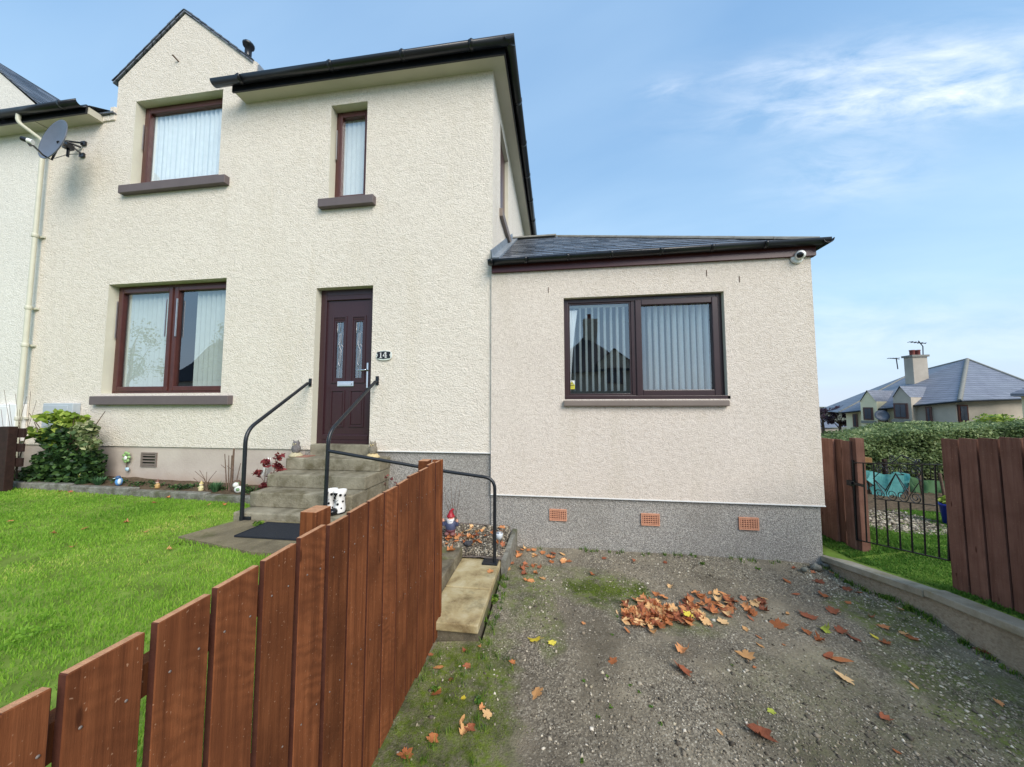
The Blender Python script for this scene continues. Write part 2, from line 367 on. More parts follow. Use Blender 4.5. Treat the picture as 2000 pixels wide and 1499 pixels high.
def wood(name, c1, c2, c3, saw=.5):
    t = NT(name); co = t.coord('Object', (1,1,1), rnd=17.); g = t.coord('Object', (24, 24, 1.1), rnd=17.)
    n = t.noise(g, 1.6, 6, .65); col = t.ramp(n, [(.28, c1), (.5, c2), (.72, c3)])
    big = t.noise(co, 4.5, 3); col = t.mix(t.mr(big, .4, .68, 0, .7), col, c1)
    sw = t.math('MULTIPLY', t.wave(t.coord('Object', (1, 1, 1), rot=(math.radians(32), 0, 0), rnd=3.), 10, 9, 4, 'BANDS', 'Z'), t.mr(t.noise(t.coord('Object', (1,1,.6), rnd=31.), 5, 3), .42, .62)); sw = t.math('SUBTRACT', 1., sw)
    oi = t.N.new('ShaderNodeObjectInfo'); pick = t.mr(oi.outputs['Random'], .3, .8)
    col = t.mix(t.math('MULTIPLY', t.math('MULTIPLY', t.mr(sw, .1, .9, 1, 0), pick), saw), col, tuple(x*.42 for x in c1[:3])+(1,))
    br = t.mr(oi.outputs['Random'], 0, 1, .72, 1.2)
    hs = t.N.new('ShaderNodeHueSaturation'); t.L.new(br, hs.inputs['Value']); t.L.new(col, hs.inputs['Color']); col = hs.outputs[0]
    kn = t.voro(t.coord('Object', (1,7,1.5), rnd=17.), 2.2); col = t.mix(t.mr(kn, .05, .10, .75, 0), col, lin(52,26,16))
    sp = t.mr(t.noise(co, 130, 1), .72, .76); col = t.mix(t.math('MULTIPLY', sp, .5), col, lin(190,150,120))
    nm = t.bump(t.math('ADD', n, t.math('MULTIPLY', sw, .15)), .004)
    return t.fin(col, .88, nm, .12)
MT['fence'] = wood('red brown stained sawn timber', lin(90,51,31), lin(124,73,44), lin(144,88,55), .3)
MT['fencetop'] = plain('weathered sawn end grain', lin(186,138,104), .85, .2, 60, .15, bump=.002, bscale=200)
MT['fence2'] = wood('dull brown stained boards', lin(112,78,66), lin(138,100,86), lin(152,114,98), .08)
MT['newpost'] = wood('tan timber post', lin(136,100,66), lin(158,122,84), lin(176,140,100), .1)
def slate_mat(name, a, b, c):
    t = NT(name); oi = t.N.new('ShaderNodeObjectInfo'); co = t.coord('Position')
    m = t.math('ADD', t.math('MULTIPLY', oi.outputs['Random'], .6), t.math('MULTIPLY', t.noise(co, 12, 4), .4))
    col = t.ramp(m, [(.15, a), (.5, b), (.85, c)])
    return t.fin(col, .3, t.bump(t.noise(t.coord('Position', (1,3,3)), 14, 5), .004), .6, rgh=t.mr(t.noise(co, 20, 3), .3, .7, .2, .42))
MT['slate'] = slate_mat('wet blue grey slate', lin(62,66,74), lin(88,92,100), lin(128,132,140))
def tiled(name, a, b, sx=3, sy=5):
    t = NT(name); uvc = t.coord('Position', (1,1,1))
    br = t.N.new('ShaderNodeTexBrick'); br.inputs['Scale'].default_value = 1; br.inputs['Brick Width'].default_value = .3; br.inputs['Row Height'].default_value = .14; br.inputs['Mortar Size'].default_value = .012
    br.inputs['Color1'].default_value = a; br.inputs['Color2'].default_value = b; br.inputs['Mortar'].default_value = tuple(x*.45 for x in a[:3])+(1,)
    sp = t.N.new('ShaderNodeSeparateXYZ'); cm = t.N.new('ShaderNodeCombineXYZ'); t.L.new(uvc, sp.inputs[0])
    t.L.new(t.math('ADD', sp.outputs[0], sp.outputs[1]), cm.inputs[0]); t.L.new(sp.outputs[2], cm.inputs[1]); t.L.new(cm.outputs[0], br.inputs['Vector'])
    col = t.mix(t.mr(t.noise(uvc, .8, 4), .4, .7, 0, .45), br.outputs[0], lin(120,126,134))
    return t.fin(col, .55, None, .4)
MT['farslate'] = tiled('far blue grey slates', lin(112,116,128), lin(132,136,148))
MT['farcream'] = plain('far cream render', lin(232,220,184), .9, .08, .8, .1)
MT['fargrey'] = plain('far grey render', lin(182,172,158), .9, .14, 1.2, .1)
MT['farwin'] = plain('far window glass', lin(60,66,78), .1, .2, 2, .6)
MT['potred'] = plain('red chimney pot', lin(126,72,66), .8, .1, 5, .2)
def ground_mat():
    t = NT('compacted gravel drive'); co = t.coord('Position')
    dirt = t.ramp(t.noise(co, 1.3, 8, .66, .4), [(.30, lin(92,85,73)), (.44, lin(124,115,99)), (.56, lin(156,145,124)), (.70, lin(186,173,148))])
    trk = t.noise(t.coord('Position', (3.2, .55, 1)), .8, 4, .6); dirt = t.mix(t.mr(trk, .48, .66, 0, .55), dirt, lin(92,84,70))
    v = t.voro(co, 110, 'F1', 'Color'); bw = t.N.new('ShaderNodeRGBToBW'); t.L.new(v, bw.inputs[0])
    st = t.ramp(bw.outputs[0], [(.2, lin(80,75,68)), (.5, lin(128,120,106)), (.75, lin(164,154,136)), (.95, lin(222,214,196))])
    col = t.mix(t.mr(t.noise(co, 1.9, 6, .65), .40, .62, .10, .75), dirt, st)
    sp = t.N.new('ShaderNodeSeparateXYZ'); t.L.new(co, sp.inputs[0])
    def blob(x, y, rx, ry):
        a = t.math('DIVIDE', t.math('SUBTRACT', sp.outputs[0], x), rx); b = t.math('DIVIDE', t.math('SUBTRACT', sp.outputs[1], y), ry)
        e = t.math('ADD', t.math('MULTIPLY', a, a), t.math('MULTIPLY', b, b)); return t.mr(t.math('ADD', e, t.math('MULTIPLY', t.noise(co, 3.2, 6, .7), 2.2)), 1.5, 2.2, 1, 0)
    gm = t.mr(t.noise(co, 22, 5, .7), .36, .62, .25, 1.)
    moss = None
    for bx, by, rx, ry, k in ((.42,3.25,.5,.3,1.),(-.60,1.75,.42,1.05,1.),(-.3,1.35,.22,.35,.9),(2.45,2.3,.45,.6,.75),(2.55,3.1,.30,.45,.95),(-.25,3.1,.25,.5,.7),(.9,2.9,.5,.2,.45),(-.05,2.6,.12,.3,.5),(-.75,.9,.3,.9,.85),(0,3.5,.7,.2,.4),(1.8,2.0,.9,.7,.2)):
        q = t.math('MULTIPLY', t.math('MULTIPLY', blob(bx, by, rx, ry), gm), k); moss = q if moss is None else t.math('MAXIMUM', moss, q)
    col = t.mix(moss, col, t.ramp(t.noise(co, 7, 5), [(.35, lin(66,76,34)), (.6, lin(112,130,42))]))
    return t.fin(col, .88, t.bump(t.math('ADD', t.noise(co, 90, 5, .65), t.math('MULTIPLY', bw.outputs[0], .3)), .012), .25)
MT['drive'] = ground_mat()
MT['lawnbase'] = plain('lawn thatch', lin(112,134,58), .95, .35, 6, .1)
MT['soil'] = plain('dark garden soil', lin(96,82,66), .95, .35, 25, .1, bump=.03, bscale=22)
MT['gravelbed'] = plain('grey gravel soil', lin(118,108,100), .95, .3, 30, .1, bump=.02, bscale=40)
MT['asphalt'] = plain('road asphalt', lin(66,66,68), .9, .15, 8, .2)
MT['field'] = plain('far grass land', lin(108,108,90), .95, .25, .4, .1)
def island(name, stops, rough=.6, trans=0., scale=None, spec=.3):
    t = NT(name); g = t.N.new('ShaderNodeNewGeometry'); r = g.outputs['Random Per Island']
    f = r
    if scale: f = t.math('ADD', t.math('MULTIPLY', r, .45), t.math('MULTIPLY', t.mr(t.noise(t.coord('Position'), scale, 5, .65), .34, .66), .55))
    col = t.ramp(f, stops); t.fin(col, rough, None, spec)
    if trans:
        tr = t.N.new('ShaderNodeBsdfTranslucent'); t.L.new(col, tr.inputs[0]); mx = t.N.new('ShaderNodeMixShader'); mx.inputs[0].default_value = trans
        t.L.new(t.p.outputs[0], mx.inputs[1]); t.L.new(tr.outputs[0], mx.inputs[2]); t.L.new(mx.outputs[0], t.out.inputs[0])
    return t.m
MT['grass'] = island('lawn grass blades', [(0, lin(100,144,50)), (.35, lin(132,176,62)), (.7, lin(160,198,78)), (1, lin(218,212,130))], .6, .5, 1.1)
MT['grass_side'] = island('side garden grass', [(0, lin(62,98,34)), (.5, lin(92,134,50)), (1, lin(132,160,74))], .7, .4, 1.4)  # darker copy of the lawn grass, with the side garden's shade in its colours
MT['weed'] = island('weed leaves', [(0, lin(48,82,24)), (.6, lin(92,130,44)), (1, lin(140,160,70))], .5, .25)
MT['stone'] = island('loose gravel chips', [(0, lin(74,68,60)), (.3, lin(112,104,92)), (.55, lin(142,132,116)), (.8, lin(172,162,144)), (.95, lin(190,180,162)), (1, lin(222,214,198))], .9, 0, None, .1)
MT['stonelight'] = island('pale gravel chips', [(0, lin(112,104,88)), (.4, lin(160,150,128)), (.8, lin(194,184,160)), (1, lin(228,220,200))], .9, 0, None, .1)
MT['hedge'] = island('hedge leaves', [(0, lin(68,84,54)), (.4, lin(110,130,82)), (.75, lin(162,176,122)), (1, lin(206,210,162))], .5, .35, 1.6)
MT['shrub'] = island('dark shrub leaves', [(0, lin(28,46,26)), (.5, lin(50,78,42)), (1, lin(88,116,60))], .45, .2)
MT['shrubyel'] = island('yellow green shrub leaves', [(0, lin(96,122,44)), (.5, lin(140,164,60)), (1, lin(190,200,100))], .45, .25)
MT['varieg'] = island('variegated leaves', [(0, lin(60,84,48)), (.4, lin(110,126,80)), (1, lin(196,196,150))], .45, .2)
MT['redleaf'] = island('dark red leaves', [(0, lin(84,28,34)), (.5, lin(118,44,48)), (1, lin(150,72,70))], .5, .2)
MT['needle'] = island('grey green needles', [(0, lin(44,80,52)), (1, lin(96,136,92))], .6, .1)
MT['purple'] = island('purple leaves', [(0, lin(58,40,52)), (1, lin(92,66,80))], .6, .1)
MT['dullgreen'] = island('opposite tree leaves', [(0, lin(40,60,30)), (1, lin(90,104,54))], .6, .2)
def leafm(name, a, b, c):
    t = NT(name); oi = t.N.new('ShaderNodeObjectInfo'); co = t.coord('Object', rnd=9.)
    f = t.math('ADD', t.math('MULTIPLY', oi.outputs['Random'], .55), t.math('MULTIPLY', t.noise(co, 45, 4), .45))
    col = t.ramp(f, [(.15, a), (.5, b), (.85, c)]); 
    return t.fin(col, .62, t.bump(t.noise(co, 120, 3), .002), .3)
MT['lf_or'] = leafm('orange brown dead leaf', lin(142,80,46), lin(190,118,72), lin(222,158,104))
MT['lf_tan'] = leafm('tan dead leaf', lin(200,146,92), lin(226,178,122), lin(238,202,150))
MT['lf_red'] = leafm('red brown dead leaf', lin(118,66,46), lin(162,94,64), lin(198,130,94))
MT['lf_yel'] = leafm('yellow dead leaf', lin(206,180,50), lin(228,208,70), lin(236,220,96))
MT['lf_grn'] = leafm('yellow green leaf', lin(120,146,50), lin(150,170,66), lin(186,190,80))
exec_parts = []

# ================================================================== SETTING
F = 4.03            # facade plane of the house
GZ = -1.70          # drive
LZ = -1.19          # front lawn and path
def terrain(x, y):
    d = math.hypot(max(0, y-9.5), max(0, abs(x)-30)*.4)
    z = -1.78 - 4.6*min(1, d/16)**1.2
    return z
def build_ground():
    xs = sorted(set([-900,-400,-200,-100,-60,-40,-30,-20,-12,-6,0,6,12,20,30,40,60,100,200,400,900])); ys = [-900,-400,-150,-60,-30,-18,-10,-5,0,5,9.5,11,13,15,17,20,23,27,32,45,80,160,400,900]
    V = [(x, y, terrain(x, y)) for y in ys for x in xs]; n = len(xs)
    Fc = [(j*n+i, j*n+i+1, (j+1)*n+i+1, (j+1)*n+i) for j in range(len(ys)-1) for i in range(n-1)]
    m = MB(); m.add(V, Fc, True); struct('ground', m, MT['field'])
build_ground()
# driveway: undulating sheet, gravel banked against the right hand wall
WX = lambda y: 2.79 + (4.05-y)*.075          # face of the retaining wall
def drive_z(x, y):
    z = GZ + .012*mnoise.noise(Vector((x*1.3, y*1.3, 0))) + .02*mnoise.noise(Vector((x*.5, y*.5, 3)))
    d = WX(y)-x
    z += .085*math.exp(-(d/.22)**2)*math.exp(-((y-3.15)/.30)**2) - .01*math.exp(-(max(d, 0)/.25)**2)
    z += .03*math.exp(-((4.02-y)/.12)**2)
    return z
def build_drive():
    nx, ny = 90, 110; V = []; Fc = []
    for j in range(ny+1):
        y = -3.2 + (4.06+3.2)*j/ny
        for i in range(nx+1):
            x = -.93 + (WX(y)+.03+.93)*i/nx
            if y > 2.42 and x < -.55: x = -.55 if i < nx else x
            V.append((x, y, drive_z(x, y)))
    for j in range(ny):
        for i in range(nx): a = j*(nx+1)+i; Fc.append((a, a+1, a+nx+2, a+nx+1))
    m = MB(); m.add(V, Fc, True); return struct('driveway', m, MT['drive'])
drive = build_drive()
# road and pavement behind the camera (seen only as reflections)
m = MB(); m.box(-60, 60, -5.0, -3.2, -1.85, -1.70); struct('pavement', m, MT['coping'])
m = MB(); m.box(-60, 60, -10.5, -5.0, -1.88, -1.80); struct('road', m, MT['asphalt'])
# front lawn
def lawn_z(x, y):
    z = LZ + max(0, -3.4-x)*.022 + .008*mnoise.noise(Vector((x*1.1, y*1.1, 0)))
    return z
PATH = (-3.32, -.93, 2.46, 3.02)
def build_lawn():
    m = MB()
    for xa, xb, ye, nx, ny in ((-14, -3.25, 3.66, 60, 60), (-3.25, -.945, 2.5, 24, 50)):
        V = []; Fc = []
        for j in range(ny+1):
            y = -3.2 + (ye+3.2)*j/ny
            for i in range(nx+1):
                x = xa + (xb-xa)*i/nx; V.append((x, y, lawn_z(x, y)))
        for j in range(ny):
            for i in range(nx): a = j*(nx+1)+i; Fc.append((a, a+1, a+nx+2, a+nx+1))
        m.add(V, Fc, True)
    m.quad((-.945,-3.2,-1.9), (-.945,2.5,-1.9), (-.945,2.5,LZ+.01), (-.945,-3.2,LZ+.01)); m.quad((-.945,2.5,-1.9), (-3.25,2.5,-1.9), (-3.25,2.5,LZ), (-.945,2.5,LZ))
    return struct('lawn', m, MT['lawnbase'])
build_lawn()
m = MB()
m.prism([(-3.34,2.62,LZ-.6), (-2.42,2.43,LZ-.6), (-1.62,2.43,LZ-.6), (-1.62,3.40,LZ-.6), (-3.05,3.40,LZ-.6), (-3.22,3.04,LZ-.6)], (0,0,.622))
struct('garden_path', m, MT['path'])
# grass blades
def blades(n, sampler, h0, h1, w=.0035, lean=.55):
    P = sampler(n); n = len(P); a = rng.uniform(0, 2*PI, n); h = rng.uniform(h0, h1, n); t = rng.uniform(.1, 1, n)*lean
    d = np.stack([np.cos(a), np.sin(a)], 1); b = rng.uniform(0, 2*PI, n); s = np.stack([-np.sin(b), np.cos(b)], 1)
    ww = w*rng.uniform(.7, 1.4, n)*(1+.28*np.maximum(0, np.hypot(P[:,0], P[:,1])-2.2))
    V = np.zeros((n, 5, 3)); V[:,:,0:2] = P[:,None,0:2]; V[:,:,2] = P[:,None,2]-.004
    V[:,0,:2] -= s*ww[:,None]; V[:,1,:2] += s*ww[:,None]
    mid = d*(h*t*.35)[:,None]; V[:,2,:2] += mid - s*ww[:,None]*.7; V[:,3,:2] += mid + s*ww[:,None]*.7; V[:,2:4,2] += (h*.62)[:,None]
    V[:,4,:2] += d*(h*t)[:,None]; V[:,4,2] += h
    base = np.arange(n)[:,None]*5
    T = np.concatenate([base+np.array([0,1,3]), base+np.array([0,3,2]), base+np.array([2,3,4])], 0)
    return npmesh('grass', V.reshape(-1,3), T)
def lawn_sampler(n):
    u = rng.uniform(size=n); y = 3.62 - 4.6*rng.uniform(size=n)
    x = -.96 - 9.0*u**1.5
    inpath = (y > 2.43 - np.clip((x+2.42)/(-.92), 0, 1)*-.19) & (x > -3.30) & (y < 3.75)
    ok = ~((x > -3.33) & (y > 2.45+np.clip((-2.42-x)/.92, 0, 1)*.19))
    # only keep blades the place shows : in front of the camera
    x, y = x[ok], y[ok]
    z = LZ + np.maximum(0, -3.4-x)*.022
    nz = np.array([mnoise.noise(Vector((a*2.1, b*2.1, 1)))+.5*mnoise.noise(Vector((a*7, b*7, 4))) for a, b in zip(x, y)]); k = nz+1.0 > rng.uniform(0, 1, len(x)); x, y, z = x[k], y[k], z[k]
    return np.stack([x, y, z], 1)
g = put('lawn_grass', blades(300000, lawn_sampler, .010, .034, .0022), MT['grass']); g['kind'] = 'stuff'; tag(g, 'short green lawn grass in front of the house', 'grass')
# right hand garden
def rz(x, y): return -1.44 + (3.9-y)*.05
def build_right():
    V = []; Fc = []; nx, ny = 24, 30
    for j in range(ny+1):
        y = -3.2 + 12.4*j/ny
        for i in range(nx+1):
            x0 = max(WX(min(y, 4.0))+.06, 2.80) if y < 3.9 else 2.76; x = x0 + (14-x0)*(i/nx)**1.6
            z = rz(x, min(y, 3.9)) - max(0, y-3.9)*.01; cz = cop_z(min(y, 4.05))-.012; z = cz + (z-cz)*min(1, (x-x0)/.8)
            V.append((x, y, z))
    for j in range(ny):
        for i in range(nx): a = j*(nx+1)+i; Fc.append((a, a+1, a+nx+2, a+nx+1))
    m = MB(); m.add(V, Fc, True); struct('side_lawn', m, MT['lawnbase'])
def cop_z(y): return -1.60 + (4.05-y)*.155 if y > 2.9 else -1.422 + (2.9-y)*.06
build_right()
def side_sampler(n):
    x = 2.93 + 3.4*rng.uniform(size=n)**1.2; y = 1.5 + 3.9*rng.uniform(size=n)
    x0 = np.maximum(2.79+(4.05-np.minimum(y,4.0))*.075+.15, 2.92); ok = (x > x0)
    # worn gravel patch beyond the gate stays bare
    e = ((x-4.05)/.55)**2+((y-5.0)/.62)**2; ok &= e > 1+.3*rng.uniform(-1, 1, len(x))
    x, y = x[ok], y[ok]; x0 = x0[ok]
    cz = np.where(y > 2.9, -1.60+np.maximum(0, 4.05-y)*.155, -1.422+(2.9-y)*.06)-.012; x0 = np.where(y > 3.9, 2.85, x0)
    fz = -1.44+(3.9-np.minimum(y, 3.9))*.05-np.maximum(0, y-3.9)*.01
    t = np.clip((x-(x0-.09))/.8, 0, 1); z = cz+(fz-cz)*t
    return np.stack([x, y, z], 1)
g = put('side_grass', blades(120000, side_sampler, .010, .028, .003), MT['grass_side']); g['kind'] = 'stuff'; tag(g, 'green grass of the side garden behind the iron gate', 'grass')
V = []; Fc = []
for j in range(7):
    for i in range(21): V.append((3.2+i*.4, 5.28+j*.33+.12*mnoise.noise(Vector((i*.9, j, 0))), -1.442+.012*j*.0+.02*(0 < j)+.02*mnoise.noise(Vector((i, j*.8, 3)))))
m = MB().add(V, [(j*21+i, j*21+i+1, (j+1)*21+i+1, (j+1)*21+i) for j in range(6) for i in range(20)], True); struct('back_soil', m, MT['soil'])
# planting bed along the wall with its kerb
def build_bed():
    V = []; Fc = []; nx, ny = 60, 5
    for j in range(ny+1):
        y = 3.68 + .37*j/ny
        for i in range(nx+1):
            x = -12 + (-3.1+12)*i/nx; V.append((x, y, lawn_z(x, 3.7)+.07+.02*mnoise.noise(Vector((x*5, y*9, 0)))+.03*j/ny))
    for j in range(ny):
        for i in range(nx): a = j*(nx+1)+i; Fc.append((a, a+1, a+nx+2, a+nx+1))
    m = MB(); m.add(V, Fc, True); struct('planting_bed', m, MT['soil'])
build_bed()
kerb = thing('bed_kerb', 'lichened stone kerb edging the planting bed in front of the house', 'kerb', (-6, 3.64, LZ))
x = -3.34
for k, ln in enumerate((.92,1.05,.98,1.1,.95,1.0,1.1,.9)):
    m = MB(); z0 = lawn_z(x-ln/2, 3.6); a, b = random.uniform(-.006,.006), random.uniform(-.006,.006)
    m.box(x-ln+.006, x-.006, 3.60+a, 3.69+a, z0-.1, z0+.085+b); part('kerb_stone', m, MT['kerb'], kerb, .012); x -= ln
# small side bed beside the steps (gnome)
def build_side_bed():
    V = []; Fc = []; nx, ny = 26, 14
    for j in range(ny+1):
        y = 3.42 + .64*j/ny
        for i in range(nx+1):
            x = -2.09 + 1.53*i/nx; V.append((x, y, -1.56+.12*j/ny + .05*max(0, (-1.2-x)) + .02*mnoise.noise(Vector((x*7, y*7, 0)))))
    for j in range(ny):
        for i in range(nx): a = j*(nx+1)+i; Fc.append((a, a+1, a+nx+2, a+nx+1))
    m = MB(); m.add(V, Fc, True); struct('gravel_bed', m, MT['gravelbed'])
build_side_bed()
# slab ledges
ledge = struct('slab_ledge', MB().box(-.93, -.575, 2.46, 3.44, -1.80, -1.645), MT['slabdark'])
for y0, y1, dz in ((2.43, 2.895, 0), (2.905, 3.445, .004)):
    m = MB().box(-.975, -.57, y0, y1, -1.64+dz, -1.58+dz); o = struct('slab', m, MT['slab'], ledge); b = o.modifiers.new('b', 'BEVEL'); b.width = .008; b.segments = 2
for y0, y1, dz in ((2.36, 2.80, -.006), (2.81, 3.17, 0), (3.18, 3.44, .004)):
    m = MB().box(-1.5, -.965 - (.04 if dz < 0 else 0) - random.uniform(0,.012), y0, y1, -1.60, -1.475+dz); o = struct('slab', m, MT['slabdark'], ledge); b = o.modifiers.new('b', 'BEVEL'); b.width = .01; b.segments = 2
m = MB().box(-1.625, -1.36, 2.44, 3.40, -1.6, -1.34); struct('slab', m, MT['slabdark'], ledge)
m = MB()
m.hexa([(-.565,3.40,-1.85),(-.515,3.40,-1.85),(-.475,4.02,-1.85),(-.525,4.02,-1.85)], [(-.565,3.40,-1.56),(-.515,3.40,-1.56),(-.475,4.02,-1.475),(-.525,4.02,-1.475)])
o = struct('edging_stone', m, MT['kerb'], ledge)
# retaining wall with coping on the right
rw = thing('retaining_wall', 'low buff roughcast retaining wall with grey coping on the right of the drive', 'wall', (2.85, 2.5, -1.7))
m = MB(); n = 20; ysl = [4.04-(4.04+3.2)*i/n for i in range(n+1)]
V = []
for y in ysl: V += [(WX(y), y, -1.9), (WX(y), y, cop_z(y)-.055), (WX(y)+.12, y, cop_z(y)-.055)]
Fc = []
for i in range(n): a = i*3; Fc += [(a, a+3, a+4, a+1), (a+1, a+4, a+5, a+2)]
m.add(V, Fc); m.quad(V[-3], V[-2], V[-1], (V[-1][0], V[-1][1], -1.9)); part('wall_face', m, MT['retain'], rw)
for y0, y1, dz in ((4.05, 3.10, 0), (3.095, 2.1, .012), (2.095, 1.1, 0), (1.095, .1, .006), (.095, -1.0, 0), (-1.005, -2.1, 0), (-2.105, -3.2, 0)):
    def ring(y, dz_): x = WX(y); return [(x-.035, y, cop_z(y)-.055+dz_), (x+.115, y, cop_z(y)-.055+dz_), (x+.115, y, cop_z(y)+dz_), (x-.035, y, cop_z(y)+dz_)]
    m = MB(); a, b = ring(y0, dz), ring(y1, dz); m.add(a+b, [(0,1,2,3),(7,6,5,4),(0,4,5,1),(1,5,6,2),(2,6,7,3),(3,7,4,0)]); part('coping_stone', m, MT['coping'], rw, .006)

# ================================================================== HOUSE
def wall_panel(m, x0, x1, z0, z1, y, holes):
    """front facing panel in plane y with rectangular openings left open"""
    xs = sorted(set([x0, x1]+[h[0] for h in holes]+[h[1] for h in holes])); zs = sorted(set([z0, z1]+[h[2] for h in holes]+[h[3] for h in holes]))
    xs = [x for x in xs if x0 <= x <= x1]; zs = [z for z in zs if z0 <= z <= z1]
    for i in range(len(xs)-1):
        for j in range(len(zs)-1):
            cx, cz = (xs[i]+xs[i+1])/2, (zs[j]+zs[j+1])/2
            if any(h[0] < cx < h[1] and h[2] < cz < h[3] for h in holes): continue
            m.quad((xs[i], y, zs[j]), (xs[i+1], y, zs[j]), (xs[i+1], y, zs[j+1]), (xs[i], y, zs[j+1]))
def reveal(m, h, y, d):
    x0, x1, z0, z1 = h
    m.quad((x0,y,z0), (x0,y,z1), (x0,y+d,z1), (x0,y+d,z0)); m.quad((x1,y,z1), (x1,y,z0), (x1,y+d,z0), (x1,y+d,z1))
    m.quad((x0,y,z1), (x1,y,z1), (x1,y+d,z1), (x0,y+d,z1)); m.quad((x1,y,z0), (x0,y,z0), (x0,y+d,z0), (x1,y+d,z0))
GW = (-6.60, -4.60, .165, 1.79); UW = (-6.355, -4.83, 3.32, 4.65); SW = (-3.075, -2.535, 2.825, 4.17); DR = (-3.205, -2.385, -.60, 1.575)
EW = (.10, 1.90, .06, 1.285)
PZ = -.59            # top of the plinth
XR = -.78            # right hand corner of the house
XL = -7.93           # party line at the downpipe
house = thing('house', 'two storey cream roughcast house with number 14 door and dark gutters', 'house', (-4.3, F, LZ))
m = MB(); wall_panel(m, XL, XR, PZ, 4.38, F, [GW, UW, SW, DR])
m.quad((XR,F,PZ), (XR,10.2,PZ), (XR,10.2,2.70), (XR,F,2.70))
SWN = (4.6, 5.05, 2.86, 4.15)     # side window, seen edge on
for (ya, yb, za, zb) in ((F,4.6,2.70,4.38),(4.6,5.4,2.70,2.80),(5.4,10.2,2.70,4.38),(4.6,5.4,4.16,4.38)): m.quad((XR,ya,za), (XR,yb,za), (XR,yb,zb), (XR,ya,zb))
# dormer gable above the eaves
wall_panel(m, -6.71, -4.30, 4.38, 5.0, F, [UW]); m.quad((-6.71,F,5.0), (-4.30,F,5.0), (-5.57,F,5.97), (-6.71,F,5.02))
m.quad((XL,10.2,PZ), (XL,F+.01,PZ), (XL,F+.01,4.38), (XL,10.2,4.38)); m.quad((XR,10.2,-1.8), (XL,10.2,-1.8), (XL,10.2,4.38), (XR,10.2,4.38))
for xx in (-6.71, -4.30): m.quad((xx,F,4.38), (xx,F+2.4,4.9), (xx,F+2.4,5.01), (xx,F,5.01))
part('wall', m, MT['cream'], house)
for h in (GW, UW, SW, (DR[0], DR[1], -.62, DR[3])): m = MB(); reveal(m, h, F, .16); part('window_reveal' if h[2] > 0 else 'door_reveal', m, MT['reveal'], house)
m = MB()
m.quad((XR,4.6,2.80),(XR,5.4,2.80),(XR-.12,5.4,2.80),(XR-.12,4.6,2.80)); m.quad((XR,5.4,2.80),(XR,5.4,4.16),(XR-.12,5.4,4.16),(XR-.12,5.4,2.80)); m.quad((XR,4.6,4.16),(XR-.12,4.6,4.16),(XR-.12,5.4,4.16),(XR,5.4,4.16))
m.quad((XR,4.6,2.80),(XR-.12,4.6,2.80),(XR-.12,4.6,4.16),(XR,4.6,4.16))
part('window_reveal', m, MT['reveal'], house)
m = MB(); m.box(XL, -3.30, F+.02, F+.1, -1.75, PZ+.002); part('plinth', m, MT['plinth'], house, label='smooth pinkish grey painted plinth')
m = MB(); m.box(-3.30, XR-.01, F+.02, F+.1, -1.85, PZ+.002); m.box(XR-.1, XR-.012, F+.1, 10.2, -1.85, PZ); part('plinth', m, MT['dash_grey'], house, label='grey pebble dashed plinth')
m = MB(); m.box(DR[1]+.02, XR, F-.012, F+.02, PZ-.006, PZ+.004); part('bell_cast', m, MT['white'], house)
# interior behind the windows
m = MB(); m.box(XL+.3, XR-.3, 6.2, 6.25, -1., 4.3); m.box(XL+.3, XR-.3, F+.35, 6.2, 2.35, 2.5); m.box(XL+.3, XR-.3, F+.35, 6.2, -.55, -.5); m.box(XL+.3, XR-.3, F+.35, 6.2, 4.3, 4.33)
for xx in (XL+.3, -3.8, XR-.3): m.box(xx-.03, xx+.03, F+.17, 6.2, -.5, 4.3)
part('room_lining', m, MT['interior'], house)

def frame_ring(m, x0, x1, z0, z1, y0, y1, w, wb=None):
    wb = w if wb is None else wb
    m.box(x0, x0+w, y0, y1, z0, z1); m.box(x1-w, x1, y0, y1, z0, z1); m.box(x0+w, x1-w, y0, y1, z1-w, z1); m.box(x0+w, x1-w, y0, y1, z0, z0+wb)
def window(parent, h, y, fm, sashes, fw=.055, sw=.065, opens=None, label=None, gl='glass'):
    """outer frame as the part, with sash, pane and handle as sub-parts; sashes are x-fractions"""
    x0, x1, z0, z1 = h; m = MB(); frame_ring(m, x0, x1, z0, z1, y, y+.07, fw, .05)
    n = len(sashes)
    for a, b, op in sashes[:-1]: xm = x0+(x1-x0)*b; m.box(xm-.03, xm+.03, y, y+.07, z0+.05, z1-fw)
    f = part('window', m, fm, parent, .006, label=label)
    for i, (a, b, op) in enumerate(sashes):
        xa = x0+(x1-x0)*a + (fw if i == 0 else .03); xb = x0+(x1-x0)*b - (fw if i == n-1 else .03)
        za, zb = z0+.05, z1-fw
        if op:
            s = MB(); frame_ring(s, xa-.012, xb+.012, za-.012, zb+.012, y-.018, y+.05, sw); part('sash', s, fm, f, .008)
            xa += sw-.012; xb -= sw-.012; za += sw-.012; zb -= sw-.012
        else:
            s = MB(); frame_ring(s, xa, xb, za, zb, y+.01, y+.05, .018); part('glazing_bead', s, fm, f, .004)
            xa += .018; xb -= .018; za += .018; zb -= .018
        p = MB(); p.box(xa-.006, xb+.006, y+.022, y+.030, za-.006, zb+.006); part('pane', p, MT[gl], f)
    return f
gw = window(house, GW, F+.12, MT['mahog'], ((0, .5, True), (.5, 1, True)), label='mahogany framed double window left of the door')
uw = window(house, UW, F+.12, MT['mahog'], ((0, 1, True),), .06, .07, label='mahogany framed window in the gabled dormer')
sw = window(house, SW, F+.12, MT['mahog'], ((0, 1, True),), .05, .06, label='tall narrow mahogany framed window above the door')
